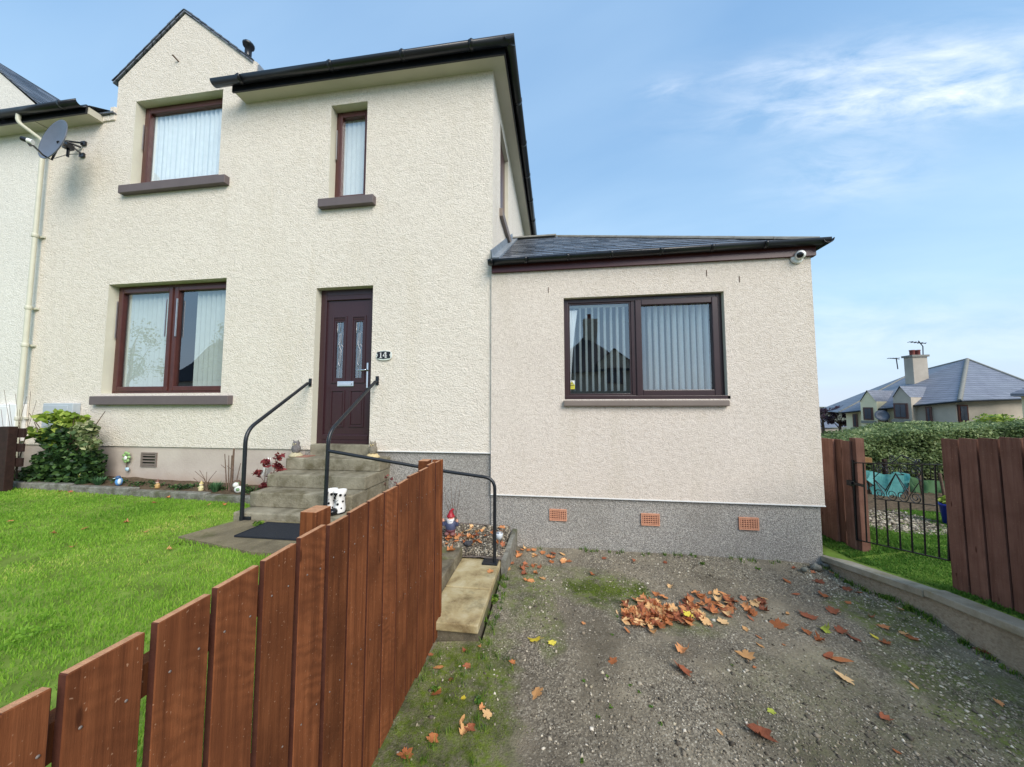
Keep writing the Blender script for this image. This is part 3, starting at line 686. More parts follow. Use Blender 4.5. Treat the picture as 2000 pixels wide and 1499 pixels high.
for f, pts in ((gw, (-5.70, -5.515)), (uw, (-6.325,)), (sw, (-3.045,)) , (gw, (-6.57,))):
    for xx in pts:
        z0, z1 = {id(gw): (1.0, 1.56), id(uw): (3.95, 4.35), id(sw): (3.45, 3.88)}[id(f)]
        m = MB().box(xx-.006, xx+.006, F+.085, F+.10, z0, z1); part('friction_stay', m, MT['alu'], f)
# sills
def sill(parent, a, b, ztop, zbot, mat, y=F, pr=.075, w=.002):
    m = MB(); m.hexa([(a,y-pr,zbot),(b,y-pr,zbot),(b,y+.13,zbot),(a,y+.13,zbot)], [(a,y-pr,ztop-.012),(b,y-pr,ztop-.012),(b,y+.13,ztop),(a,y+.13,ztop)])
    return part('window_sill', m, mat, parent, .008)
def zx(px, py, y): r = Yp(px, py, y); return r[0], r[2]
ys_ = F-.075
sill(house, zx(174,772,ys_)[0], zx(445,770,ys_)[0], .135, zx(300,791,ys_)[1], MT['sill'])
sill(house, zx(230,367,ys_)[0], zx(438.5,343,ys_)[0], 3.285, 3.285-.135, MT['sill'])
sill(house, zx(620,390,ys_)[0], zx(728.5,380,ys_)[0], 2.795, 2.795-.13, MT['sill'])
# side window, edge on: sill and frame
m = MB().box(XR-.12, XR+.05, 4.52, 5.48, 2.68, 2.80); part('window_sill', m, MT['sill2'], house, .006)
m = MB().box(XR-.10, XR-.06, 4.6, 5.4, 2.80, 4.16); part('window', m, MT['mahog'], house, label='side wall window seen edge on')
# door
dfr = MB(); frame_ring(dfr, DR[0], DR[1], -.52, DR[3], F+.10, F+.17, .085, .05); dfr.box(DR[0]+.085, DR[1]-.085, F+.10, F+.17, 1.43, 1.495)
door = part('door', dfr, MT['doorc'], house, .005, label='dark rosewood panelled front door with two leaded glass strips')
X0, X1, Z0, Z1 = DR[0]+.085, DR[1]-.085, -.47, 1.43
m = MB(); y = F+.125
# leaf assembled round two tall lights and two lower panels
cA = (X0+.115, X0+.235); cB = (X0+.365, X0+.485) ; 
def dz(px, py): return Yp(px, py, y)[2]
zt, zb = 1.13, .36
gA, gB = (X0+.135, X0+.245), (X1-.235, X1-.125)
wall_panel(m, X0, X1, Z0, Z1, y, [(gA[0], gA[1], zb, zt), (gB[0], gB[1], zb, zt)])
for h in (gA, gB): reveal(m, (h[0], h[1], zb, zt), y, .03)
part('door_leaf', m, MT['doorc'], door)
def molding(m, x0, x1, z0, z1, y, w=.022, p=.012):      # raised bead round a panel
    frame_ring(m, x0, x1, z0, z1, y-p, y+.002, w)
for h in (gA, gB):
    m = MB(); molding(m, h[0]-.05, h[1]+.05, zb-.07, zt+.08, y); m.hexa([(h[0]-.02,y-.004,zt+.018),(h[1]+.02,y-.004,zt+.018),(h[1]+.02,y+.001,zt+.018),(h[0]-.02,y+.001,zt+.018)],[(h[0]-.03,y-.010,zt+.05),(h[1]+.03,y-.010,zt+.05),(h[1]+.03,y+.001,zt+.05),(h[0]-.03,y+.001,zt+.05)]); part('panel_moulding', m, MT['doorc'], door, .006)
    m = MB(); molding(m, h[0]-.05, h[1]+.05, -.30, .20, y); m.box(h[0]-.015, h[1]+.015, y-.008, y+.001, -.265, .165); part('raised_panel', m, MT['doorc'], door, .007)
    m = MB().box(h[0], h[1], y+.018, y+.024, zb, zt); part('door_glass', m, MT['glass_lo'], door)
    m = MB(); c = (h[0]+h[1])/2; yy = y+.014; w_ = .0028; H = zt-zb; q = lambda dx, t: Vector((c+dx*.05, yy, zb+H*t))
    for ln in ([(0,1),(0,.84),(-.9,.80),(-.9,1)], [(0,.84),(.9,.80)], [(-.35,.80),(-.35,.60),(.35,.50),(.35,.26),(0,.22)], [(.35,.80),(.35,.60),(-.35,.50),(-.35,.26),(0,.22)], [(0,.80),(0,.62)], [(-.9,.55),(-.35,.60)], [(.9,.55),(.35,.60)],[(-.9,.20),(-.35,.20),(0,.24),(.35,.20),(.9,.20)],[(0,.20),(0,.0)],[(0,.5),(0,.27)]):
        m.tube([q(*p) for p in ln], w_, 5)
    part('leading', m, MT['alu'], door)
m = MB().box(X0, X1, y-.03, y+.001, -.47, -.40); part('weather_bar', m, MT['doorc'], door, .008)
lb = part('letterbox', MB().box((X0+X1)/2-.14, (X0+X1)/2+.10, y-.014, y+.002, .245, .315), MT['chrome'], door, .004)
part('letter_flap', MB().box((X0+X1)/2-.115, (X0+X1)/2+.075, y-.022, y-.012, .26, .30), MT['chrome'], door, .003) 
m = MB(); m.box(X1-.045, X1-.018, y-.014, y+.001, .22, .56); part('handle_plate', m, MT['chrome'], door, .004)
m = MB(); m.tube(fillet([(X1-.032,y-.01,.46),(X1-.032,y-.055,.46),(X1-.16,y-.055,.452)], .02), .010, 8); part('door_handle', m, MT['chrome'], door)
# threshold block under the door
m = MB().box(DR[0]-.0, DR[1]+.0, F-.01, F+.17, -.70, -.52); part('threshold', m, MT['step'], house, .008)
# soffit, fascia, gutter
def half_round(m, a, b, r, n=10, thick=.006):
    """half round gutter from a to b (both Vectors), open to the sky"""
    a, b = Vector(a), Vector(b); d = (b-a).normalized(); s = d.cross(Vector((0,0,1))).normalized(); N = []
    for P in (a, b):
        for rr in (r, r-thick):
            for k in range(n+1):
                t = PI*k/n; N.append(P + s*math.cos(t)*rr - Vector((0,0,1))*math.sin(t)*rr)
    q = n+1; fs = []
    for k in range(n): fs += [(k, k+1, 2*q+k+1, 2*q+k), (q+k+1, q+k, 3*q+k, 3*q+k+1), (k+1, k, q+k, q+k+1), (2*q+k, 2*q+k+1, 3*q+k+1, 3*q+k)]
    fs += [(0, 2*q, 3*q, q), (n, q+n, 3*q+n, 2*q+n)]
    m.add(N, fs, True)
OV = .17
for b_ in ((-4.43, XR+OV, F-OV, F, 4.37, 4.385), (XR, XR+OV, F+.001, 10.2+OV, 4.37, 4.385), (XL, -6.93, F-OV, F, 4.37, 4.385), (-4.442, -4.431, F-OV, F, 4.375, 4.52)): part('soffit', MB().box(*b_), MT['soffit'], house)
for b_ in ((-4.46, XR+OV+.022, F-OV-.022, F-OV, 4.365, 4.50), (XR+OV, XR+OV+.022, F-OV+.001, 10.4, 4.365, 4.50), (XL-.02, -6.95, F-OV-.022, F-OV, 4.365, 4.50)): part('fascia', MB().box(*b_), MT['gutter'], house)
gx = XR+OV+.022+.062; gy = F-OV-.022-.062; gz = 4.475
gt = MB(); half_round(gt, (-4.68,gy,gz), (gx+.06,gy,gz), .062); half_round(gt, (gx,gy-.06,gz), (gx,10.5,gz), .062); gut = part('gutter', gt, MT['gutter'], house)
gt = MB(); half_round(gt, (XL-.6,gy,gz), (-6.93,gy,gz), .062); part('gutter', gt, MT['gutter'], house)
for xx in (-4.25, -2.9, -1.9, -1.0, -7.25): m = MB(); half_round(m, (xx-.03,gy,gz+.001), (xx+.03,gy,gz+.001), .068); m.box(xx-.014, xx+.014, gy-.066, gy-.05, gz-.006, gz+.014); part('gutter_bracket', m, MT['gutter'], house)
for yy in (4.6, 5.4, 6.2, 7.0, 7.8, 8.6): m = MB(); half_round(m, (gx,yy-.03,gz+.001), (gx,yy+.03,gz+.001), .068); m.box(gx+.05, gx+.066, yy-.014, yy+.014, gz-.006, gz+.014); part('gutter_bracket', m, MT['gutter'], house)
# main roof (hipped on the right), dormer roof with slates
ez, rzz, pit = 4.50, 6.35, 0
m = MB(); yb = 7.1; A = (XL,F-OV,ez); B = (XR+OV,F-OV,ez); Cc = (XR+OV,10.37,ez); D = (XL,10.37,ez); R1 = (XL,yb,rzz); R2 = (XR-2.4,yb,rzz)

def onroof(x, t): return (x, (F-OV)+(yb-F+OV)*t, ez+(rzz-ez)*t)
m.quad(onroof(XL,0), onroof(-6.93,0), onroof(-6.93,.3), onroof(XL,.3)); m.quad(onroof(-4.43,0), B, onroof(XR+OV-(2.4+OV)*.3,.3), onroof(-4.43,.3)); m.quad(onroof(XL,.3), onroof(XR+OV-(2.4+OV)*.3,.3), R2, R1); m.quad(B, Cc, R2); m.quad(Cc, D, R1, R2); part('roof', m, MT['farslate'], house)
def slope_slates(parent, a, b, up, rows, pitch, width, mat, name='slate', clipf=None, th=.007, seed=1, jitter=.004, alt=True):
    """slates lapped up a slope. a->b is the eaves line, up the unit vector up the slope"""
    rd = random.Random(seed); a, b, up = Vector(a), Vector(b), Vector(up); e = (b-a).normalized(); nrm = e.cross(up).normalized()
    if nrm.z < 0: nrm = -nrm
    L = (b-a).length; cnt = 0; cols = int(L/width)+2
    for i in range(rows):
        off = (width/2 if i % 2 else 0)
        for j in range(-1, cols):
            s0, s1 = j*width+off, (j+1)*width+off-.004; lo = 0; hi = L
            if clipf: lo, hi = clipf(i*pitch)
            s0, s1 = max(s0, lo), min(s1, hi)
            if s1-s0 < .03: continue
            t0 = i*pitch + rd.uniform(-jitter, jitter); t1 = min(t0+pitch*1.9, rows*pitch); hh = clipf(min(t1, rows*pitch)) if clipf else (0, L)
            u0, u1 = max(s0, hh[0]), min(s1, hh[1])
            if u1 < u0: u0 = u1 = (u0+u1)/2
            k = rd.uniform(0, .003); dn = .014+k; up0 = a+e*0
            P = [a+e*s0+up*t0+nrm*dn, a+e*s1+up*t0+nrm*(dn+rd.uniform(-.001,.001)), a+e*u1+up*t1+nrm*.001, a+e*u0+up*t1+nrm*.001]
            mm = MB(); mm.hexa(P, [p+nrm*th for p in P]); part(name, mm, mat, parent); cnt += 1
    return cnt
def dormer(parent, xc, hw, zap, zev, y0, depth, seed, over=.02):
    dr = part('dormer_roof', MB().prism([(xc,y0-over,zap+.02),(xc+hw+.06,y0-over,zev-.02),(xc+hw+.06,y0-over,zev-.04),(xc,y0-over,zap-.004),(xc-hw-.06,y0-over,zev-.04),(xc-hw-.06,y0-over,zev-.02)], (0, depth, 0)), MT['farslate'], parent)
    for s in (-1, 1):
        up = Vector((-s*(hw+.06), 0, zap-zev+.04)); L = up.length; up.normalize()
        slope_slates(dr, (xc+s*(hw+.06), y0-over-.01, zev-.018), (xc+s*(hw+.06), y0-over+depth*.5, zev-.018), up, max(3, int(L/.17)), L/max(3, int(L/.17)), .26, MT['slate'], seed=seed+s)
    return dr
dormer(house, -5.57, 1.16, 5.995, 5.03, F, 2.4, 11)
part('dormer_cheek', MB().box(-4.30, -4.27, F+.02, F+1.6, 4.5, 4.98), MT['lead'], house)
rv = part('roof_vent', MB().lathe([(.045,0),(.045,.16),(.075,.165),(.08,.20),(.06,.225),(.0,.23)], (-4.72, F+.25, 5.42), 14), MT['gutter'], house)
part('stub_pipe', MB().tube([(-5.63,F+.02,5.19),(-5.66,F-.07,5.24)], .011, 8), MT['bark'], house)
# crow stepped corner of the gable at the eaves
m = MB(); m.box(-6.80, -6.71, F-.02, F+.2, 4.38, 4.60); m.box(-6.93, -6.80, F-.02, F+.2, 4.38, 4.47); part('corner_block', m, MT['cream'], house, .01)
m = MB().box(-6.95, -6.70, F-.05, F+.05, 4.475, 4.495); part('slate_wedge', m, MT['slate'], house)
m = MB()
m.prism([(-6.93,F,4.385),(-6.93,F-OV,4.385),(-6.93,F-OV,4.47),(-6.93,F,4.47)], (-.02,0,0)); part('gutter_end', m, MT['soffit'], house)
# wall vents
vx = Yp(292, 898, F+.02)
m = MB(); cx_, cz_ = vx[0], vx[2]; frame_ring(m, cx_-.13, cx_+.13, cz_-.10, cz_+.10, F+.005, F+.022, .02)
for k in range(4): m.box(cx_-.11, cx_+.11, F+.008, F+.020, cz_-.075+k*.042, cz_-.055+k*.042)
ab = part('air_brick', m, MT['sill2'], house, label='grey louvred air vent in the left plinth'); part('vent_recess', MB().box(cx_-.11, cx_+.11, F+.0185, F+.0195, cz_-.08, cz_+.08), MT['black'], ab)
m = MB(); bw = Yp(75, 600, F-.06)
# ------------------------------------------------------------------ downpipe
dp = thing('downpipe', 'cream downpipe running down the wall between the two houses', 'downpipe', (-7.93, F-.08, -1.1))
px_ = -7.92
m = MB(); m.tube([(px_,F-.075,4.02),(px_,F-.075,1.45)], .026, 14); part('pipe', m, MT['pipe'], dp)
m = MB(); m.tube([(px_,F-.075,1.50),(px_,F-.075,-1.12)], .029, 14); part('pipe', m, MT['pipe'], dp)
m = MB(); m.tube(fillet([(px_-.17,gy,4.42),(px_-.17,gy,4.30),(px_,F-.075,4.12),(px_,F-.075,4.0)], .06), .026, 14); part('swan_neck', m, MT['pipe'], dp)
for z in (3.98, 2.6, 1.47, .9, -.2): m = MB(); m.lathe([(.034,-.03),(.037,-.026),(.037,.026),(.034,.03)], (px_,F-.075,z), 16); m.box(px_-.07, px_+.07, F-.03, F-.005, z-.015, z+.015); part('pipe_collar', m, MT['pipe'], dp)

# ------------------------------------------------------------------ adjoining house at the left
nb = thing('adjoining_house', 'whiter roughcast neighbouring house left of the downpipe with slated dormer', 'house', (-11, F, LZ))
m = MB(); wall_panel(m, -15, XL-.001, -.63, 4.38, F+.004, []); m.quad((-11.4,F+.003,4.3),(-8.02,F+.003,4.3),(-8.02,F+.003,4.62),(-9.72,F+.003,6.0),(-11.4,F+.003,4.62)); part('wall', m, MT['white_rc'], nb)
part('plinth', MB().box(-15, XL, F+.02, F+.1, -1.7, -.62), MT['plinth'], nb)
dormer(nb, -9.72, 1.76, 6.02, 4.62, F, 2.6, 31)
part('dormer_cheek', MB().box(-8.02, -7.99, F+.02, F+1.6, 4.48, 4.66), MT['lead'], nb)
m = MB().box(-15, XL-.02, F-OV, F, 4.37, 4.385); part('soffit', m, MT['soffit'], nb)
m = MB().box(-15, XL-.022, F-OV-.022, F-OV, 4.365, 4.50); part('fascia', m, MT['gutter'], nb)
m = MB(); half_round(m, (-15,gy,gz), (XL-.61,gy,gz), .062); part('gutter', m, MT['gutter'], nb)
m = MB(); m.quad((-15,F-OV,ez), (XL,F-OV,ez), (XL,yb,rzz), (-15,yb,rzz)); m.quad((-15,10.37,ez), (-15,yb,rzz), (XL,yb,rzz), (XL,10.37,ez)); part('roof', m, MT['farslate'], nb)

# ================================================================== EXTENSION
E = 4.00
ext = thing('house_extension', 'single storey pale pinkish extension with wide two pane window and slate roof', 'extension', (1.0, E, GZ))
EX0, EX1, EPZ, ETZ = -.79, 2.81, -1.075, 1.66
m = MB(); wall_panel(m, EX0, EX1, EPZ, ETZ, E, [EW]); m.quad((EX1,E,EPZ), (EX1,8,EPZ), (EX1,8,ETZ), (EX1,E,ETZ)); m.quad((EX0,F,EPZ), (EX0,E,EPZ), (EX0,E,ETZ), (EX0,F,ETZ)); m.quad((EX0,E,EPZ),(EX0,E+.03,EPZ),(EX1,E+.03,EPZ),(EX1,E,EPZ)); m.quad((EX1,8,-1.8),(EX0,8,-1.8),(EX0,8,ETZ),(EX1,8,ETZ)); part('wall', m, MT['pinkish'], ext)
m = MB(); m.box(EX0-.0, EX1-.03, E+.025, E+.1, -1.9, EPZ+.001); m.box(EX1-.1, EX1-.03, E+.1, 8, -1.9, EPZ); part('plinth', m, MT['dash_grey'], ext)
m = MB(); m.box(EX0, EX1+.004, E-.006, E+.03, EPZ-.008, EPZ+.003); part('bell_cast', m, MT['white'], ext)
m = MB(); reveal(m, EW, E, .07); part('window_reveal', m, MT['reveal'], ext)
ew = window(ext, EW, E+.06, MT['rosewood'], ((0, .455, False), (.455, 1, True)), .055, .07, label='dark rosewood window with a fixed left pane and an opening right sash')
m = MB().box(1.15, 1.5, E+.045, E+.06, 1.238, 1.252); part('trickle_vent', m, MT['black'], ew)
sill(ext, .085, zx(1425.8,781,E-.05)[0], .055, -.02, MT['sill2'], E, .05)
m = MB().box(EW[0], EW[1]+.03, E+.0, E+.06, .056, .10); part('sub_sill', m, MT['rosewood'], ext, .004)
m = MB(); m.box(EX0+.2, EX1-.2, 6.0, 6.05, -.9, 1.6); m.box(EX0+.2, EX1-.2, E+.2, 6.0, 1.45, 1.5); m.box(EX0+.2, EX1-.2, E+.2, 6.0, -.85, -.8)
for xx in (EX0+.2, EX1-.2): m.box(xx-.02, xx+.02, E+.14, 6.0, -.9, 1.6)
part('room_lining', m, MT['interior'], ext)
m = MB().box(EX0+.01, EX1+.034, E-.035, E+.0, 1.632, 1.76); part('fascia', m, MT['fascia'], ext); m = MB().box(EX1+.012, EX1+.034, E+.001, 8.1, 1.632, 1.76); part('fascia', m, MT['fascia'], ext)
egy, egz = E-.035-.055, 1.775
m = MB(); half_round(m, (EX0-.02,egy,egz-.02), (EX1+.115,egy,egz+.005), .056); half_round(m, (EX1+.09,egy-.05,egz), (EX1+.09,8.1,egz), .056); part('gutter', m, MT['gutter'], ext)
for xx in (-.77, -.35, .15, .65, 1.2, 1.75, 2.3): m = MB(); half_round(m, (xx-.02,egy,egz-.019+.025*(xx+.8)/3.6), (xx+.02,egy,egz-.019+.025*(xx+.8)/3.6), .061); part('gutter_bracket', m, MT['gutter'], ext)
# roof: front slope up to a short ridge, hip down to the front right corner
RX, RY, RZ = .03, 5.92, 3.02; ey, ezx = E-.05, 1.77; hx = EX1+.075
m = MB(); m.quad((EX0,ey,ezx), (hx,ey,ezx), (RX,RY,RZ), (EX0,RY,RZ)); m.quad((hx,ey,ezx), (hx,8.1,ezx), (RX,RY,RZ)); m.quad((hx,8.1,ezx),(EX0,8.1,ezx),(EX0,RY,RZ),(RX,RY,RZ))
rf = part('roof', m, MT['lead'], ext)
upv = Vector((0, RY-ey, RZ-ezx)); UL = upv.length; upv.normalize()
rows = 15
slope_slates(rf, (EX0+.10,ey,ezx+.002), (hx,ey,ezx+.002), upv, rows, UL/rows, .27, MT['slate'], clipf=lambda t: (0, max(.02, (hx-EX0-.10)+(RX-hx)*min(1, t/UL))), seed=5)
def ridge_tiles(parent, a, b, n, r=.045, mat=None):
    a, b = Vector(a), Vector(b); d = (b-a)/n; dn = d.normalized(); s = dn.cross(Vector((0,0,1))).normalized(); up = s.cross(dn)
    for i in range(n):
        p0, p1 = a+d*i, a+d*(i+1)*1.0 - dn*.004; q = 6; vs = []
        for P, rr in ((p0, r), (p1, r*1.05)):
            for th in (0, .012):
                for k in range(q+1):
                    t = PI*k/q; vs.append(P + s*math.cos(t)*(rr+th) + up*(math.sin(t)*(rr*.75+th)))
        w = q+1; fs = []
        for k in range(q): fs += [(w+k, w+k+1, 3*w+k+1, 3*w+k), (k+1, k, 2*w+k, 2*w+k+1), (k, k+1, w+k+1, w+k), (2*w+k+1, 2*w+k, 3*w+k, 3*w+k+1)]
        fs += [(0, w, 3*w, 2*w), (w-1, 3*w-1, 4*w-1, 2*w-1)]
        part('ridge_tile', MB().add(vs, fs), mat or MT['ridge'], parent)
ridge_tiles(rf, (RX,RY,RZ+.0), (hx-.02,ey,ezx+.01), 9); ridge_tiles(rf, (EX0+.02,RY,RZ+.02), (RX,RY,RZ+.02), 2)
m = MB(); n_ = Vector((0,-upv.z,upv.y))
a_, b_ = Vector((EX0+.012,ey-.02,ezx)), Vector((EX0+.012,RY,RZ))
m.hexa([a_, a_+Vector((.10,0,0)), b_+Vector((.10,0,0)), b_], [v+n_*.035 for v in (a_, a_+Vector((.10,0,0)), b_+Vector((.10,0,0)), b_)])
m.hexa([a_, a_+Vector((.012,0,0)), b_+Vector((.012,0,0)), b_], [v+n_*.12 for v in (a_, a_+Vector((.012,0,0)), b_+Vector((.012,0,0)), b_)])
part('lead_flashing', m, MT['lead'], ext)
# terracotta air bricks
for px, py in ((1090, 1006), (1270, 1015), (1462, 1023)):
    c = Yp(px, py, E+.02); w, h = .10, .066
    m = MB(); frame_ring(m, c[0]-w, c[0]+w, c[2]-h, c[2]+h, E+.008, E+.03, .012)
    for i in range(1, 8): xx = c[0]-w+2*w*i/8; m.box(xx-.004, xx+.004, E+.010, E+.028, c[2]-h+.012, c[2]+h-.012)
    for j in range(1, 6): zz = c[2]-h+2*h*j/6; m.box(c[0]-w+.012, c[0]+w-.012, E+.011, E+.027, zz-.004, zz+.004)
    a = part('air_brick', m, MT['terra'], ext); part('vent_recess', MB().box(c[0]-w+.01, c[0]+w-.01, E+.0225, E+.0235, c[2]-h+.01, c[2]+h-.01), MT['fascia'], a)
for px, py in ((1071, 567), (1380, 534), (1444, 546)):
    c = Yp(px, py, E); m = MB().box(c[0]-.004, c[0]+.004, E-.004, E+.002, c[2]-.035, c[2]+.035); part('hairline_crack', m, MT['bark'], ext)

# ================================================================== BLINDS
def vblind(label, x0, x1, z0, z1, y, n, w, ang, mat, zfun=None, group=None):
    t = thing('vertical_blind', label, 'blind', ((x0+x1)/2, y, z0), group=group)
    part('headrail', MB().box(x0-.02, x1+.02, y-.02, y+.02, z1, z1+.03), MT['white'], t)
    rd = random.Random(int(abs(x0)*100))
    for i in range(n):
        xx = x0+(x1-x0)*(i+.5)/n; a = math.radians(ang+rd.uniform(-4, 4)); dx, dy = math.cos(a)*w/2, math.sin(a)*w/2; bow = .006
        nx, ny = -math.sin(a)*bow, math.cos(a)*bow; dx, dy = dx*rd.uniform(.94,1.02), dy
        vs = []
        for z in (z0, z1):
            vs += [(xx-dx, y-dy, z), (xx-nx, y-ny, z), (xx+dx, y+dy, z)]
        mm = MB(); mm.add(vs, [(0,1,4,3),(1,2,5,4)]); part('slat', mm, mat, t)
    return t
vblind('white vertical blind turned nearly edge on in the left pane of the extension window', .19, .86, .16, 1.20, E+.165, 9, .080, -74, MT['blind'])
vblind('white vertical blind with half open slats in the right sash of the extension window', 1.02, 1.80, .16, 1.20, E+.165, 11, .080, -71, MT['blind'])
vblind('closed vertical blind behind the left sash of the ground floor window', -6.58, -5.66, .2, 1.72, F+.22, 11, .089, 46, MT['blind_dim'])
vblind('vertical blind drawn to the right behind the right sash of the ground floor window', -5.30, -4.64, .2, 1.72, F+.22, 8, .089, 46, MT['blind_dim'])
vblind('closed vertical blind in the tall narrow upstairs window', -3.02, -2.58, 2.86, 4.12, F+.20, 6, .080, 22, MT['blind'])
def curtain(label, x0, x1, z0, z1, y, amp, waves, mat):
    n = waves*8; V = []; 
    for z in (z0, z1):
        for i in range(n+1): x = x0+(x1-x0)*i/n; V.append((x, y+amp*math.sin(2*PI*waves*i/n)+amp*.4*math.sin(2.3*waves*i/n*2*PI), z))
    m = MB().add(V, [(i, i+1, n+2+i, n+1+i) for i in range(n)], True); return solo('net_curtain', m, mat, label, 'curtain', ((x0+x1)/2, y, z0))
curtain('white net curtain behind the dormer window', -6.28, -4.88, 3.35, 4.64, F+.185, .016, 17, MT['sheer'])
# tied back sheer in the extension window
V = []; n = 16
for k in range(7):
    t = k/6; z = .16+1.0*t; wdt = .04+.09*t**1.6
    for i in range(n+1): V.append((.12+.02+wdt*i/n, E+.125+.008*math.sin(i*2.2), z))
m = MB().add(V, [(k*(n+1)+i, k*(n+1)+i+1, (k+1)*(n+1)+i+1, (k+1)*(n+1)+i) for k in range(6) for i in range(n)], True)
solo('tied_curtain', m, MT['sheer'], 'sheer curtain gathered at the left edge of the extension window', 'curtain', (.15, E+.16, .16))
# warning sticker
c = Yp(1117, 752, E+.075); stk = thing('warning_sticker', 'small yellow and white warning sticker in the lower left corner of the extension window', 'sticker', (c[0], E+.078, c[2]))
w, h = .033, .052; cx_, cz_ = c[0], c[2]; y = E+.078
YEL = plain('sticker yellow', lin(222,214,70), .5, .02); WHT = plain('sticker white', lin(226,230,222), .5, .02); BLK = plain('sticker black', lin(40,42,36), .5, .02)
part('backing', MB().box(cx_-w, cx_+w, y, y+.001, cz_-h, cz_+h), WHT, stk)
part('yellow_field', MB().box(cx_-w, cx_+w, y-.001, y-.0002, cz_-h, cz_+.002), YEL, stk)
m = MB().prism([(cx_-.026,y-.0015,cz_+.004),(cx_+.026,y-.0015,cz_+.004),(cx_,y-.0015,cz_+.047)], (0,.001,0)); part('warning_triangle', m, BLK, stk)
m = MB().prism([(cx_-.019,y-.0022,cz_+.008),(cx_+.019,y-.0022,cz_+.008),(cx_,y-.0022,cz_+.040)], (0,.0006,0)); part('triangle_field', m, YEL, stk)
m = MB().box(cx_-.010, cx_+.006, y-.0028, y-.0023, cz_+.014, cz_+.020); m.box(cx_-.002, cx_+.010, y-.0028, y-.0023, cz_+.018, cz_+.023); m.box(cx_-.026, cx_+.026, y-.0016, y-.001, cz_-.012, cz_-.003); 
for k in range(4): m.box(cx_-.022, cx_+.022, y-.0016, y-.001, cz_-.020-.007*k, cz_-.018-.007*k)
part('print', m, BLK, stk)
# ================================================================== things on the walls
# satellite dish
dc = Yp(103, 272, F-.42); dish = thing('satellite_dish', 'grey satellite dish on a wall bracket under the left eaves', 'satellite dish', tuple(dc))
nv = Vector((-.10, -.98, .14)).normalized(); rt = nv.cross(Vector((0,0,1))).normalized(); up_ = rt.cross(nv).normalized()
Md = Matrix(((rt.x, up_.x, nv.x), (rt.y, up_.y, nv.y), (rt.z, up_.z, nv.z)))
m = MB(); prof = [(0, -.055)] + [(.29*k/8, -.055+.055*(k/8)**2) for k in range(1, 9)] + [(.30, .004), (.30, -.006)] + [(.29*k/8, -.065+.055*(k/8)**2) for k in range(8, 0, -1)] + [(0, -.066)]
m.lathe(prof, dc, 28, Md, .92, 1.08); part('reflector', m, MT['dish'], dish)
bot = Vector(dc)-up_*.30; lnb = Vector(Yp(52, 274, F-.75))
m = MB(); m.tube([Vector(dc)-nv*.07, bot-nv*.05, bot+nv*.03, lnb+Vector((.03,.02,-.03))], .012, 8); part('feed_arm', m, MT['gutter'], dish)
m = MB(); m.tube([lnb+Vector((-.04,-.02,.01)), lnb+Vector((.01,.01,-.005))], .030, 10); m.tube([lnb+Vector((.0,.0,-.01)), lnb+Vector((.02,.03,-.06))], .014, 8); lnbo = part('receiver_head', m, MT['gutter'], dish)
m = MB(); m.tube([lnb+Vector((.008,.006,-.004)), lnb+Vector((.045,.03,-.012))], .032, 12); part('head_cap', m, MT['white'], dish)
wm = Vector(Yp(158, 288, F-.02)); el = Vector(Yp(134, 283, F-.18))
m = MB(); m.tube(fillet([wm, wm+Vector((-.10,-.14,.01)), el+Vector((0,0,0)), el+Vector((0,0,-.19))], .05), .016, 10); m.tube([Vector(dc)-nv*.06, el+Vector((-.02,0,-.02))], .026, 8); m.box(el.x-.045, el.x+.045, el.y-.04, el.y+.04, el.z-.07, el.z+.0); part('bracket_arm', m, MT['gutter'], dish)
m = MB(); m.tube([wm+Vector((.05,0,.06)), wm+Vector((-.10,-.10,.03))], .013, 8); m.tube([wm+Vector((.04,0,-.12)), wm+Vector((-.08,-.10,.0))], .013, 8); m.box(wm.x-.01, wm.x+.07, F-.03, F-.005, wm.z-.16, wm.z-.10); m.box(wm.x-.0, wm.x+.08, F-.03, F-.005, wm.z+.03, wm.z+.09); part('wall_plate', m, MT['gutter'], dish)
m = MB(); m.tube([wm+Vector((.03,-.01,-.12)), wm+Vector((-.12,-.06,-.15)), bot+Vector((.05,.05,.01))], .004, 6); part('cable', m, MT['gutter'], dish)
# security camera
c = Vector(Yp(1563, 499, E-.05)); sc_ = thing('security_camera', 'round white security camera below the right end of the extension gutter', 'camera', tuple(c))
m = MB(); m.lathe([(.0,0),(.062,0),(.066,.008),(.060,.02),(.045,.028),(0,.028)], c+Vector((-.01,.046,-.015)), 20, Matrix.Rotation(math.radians(90), 3, 'X')); part('mounting_ring', m, MT['white'], sc_)
m = MB(); m.ball(c+Vector((.0,.0,.004)), .050, 20, 12); part('ball_housing', m, MT['white'], sc_)
m = MB(); dirc = (-c).normalized(); Mq = dirc.to_track_quat('Z', 'Y').to_matrix(); m.lathe([(.0,.036),(.030,.040),(.031,.046),(.026,.052),(0,.053)], c+Vector((0,0,.004)), 18, Mq); part('lens', m, MT['black'], sc_)
c2 = Vector(Yp(1586, 500, E+.02)); part('cable_loop', MB().tube([c2+Vector((-.03,0,.0)), c2+Vector((0,-.01,-.02)), c2+Vector((.03,0,0)), c2+Vector((.03,0,.03))], .005, 6), MT['black'], sc_)
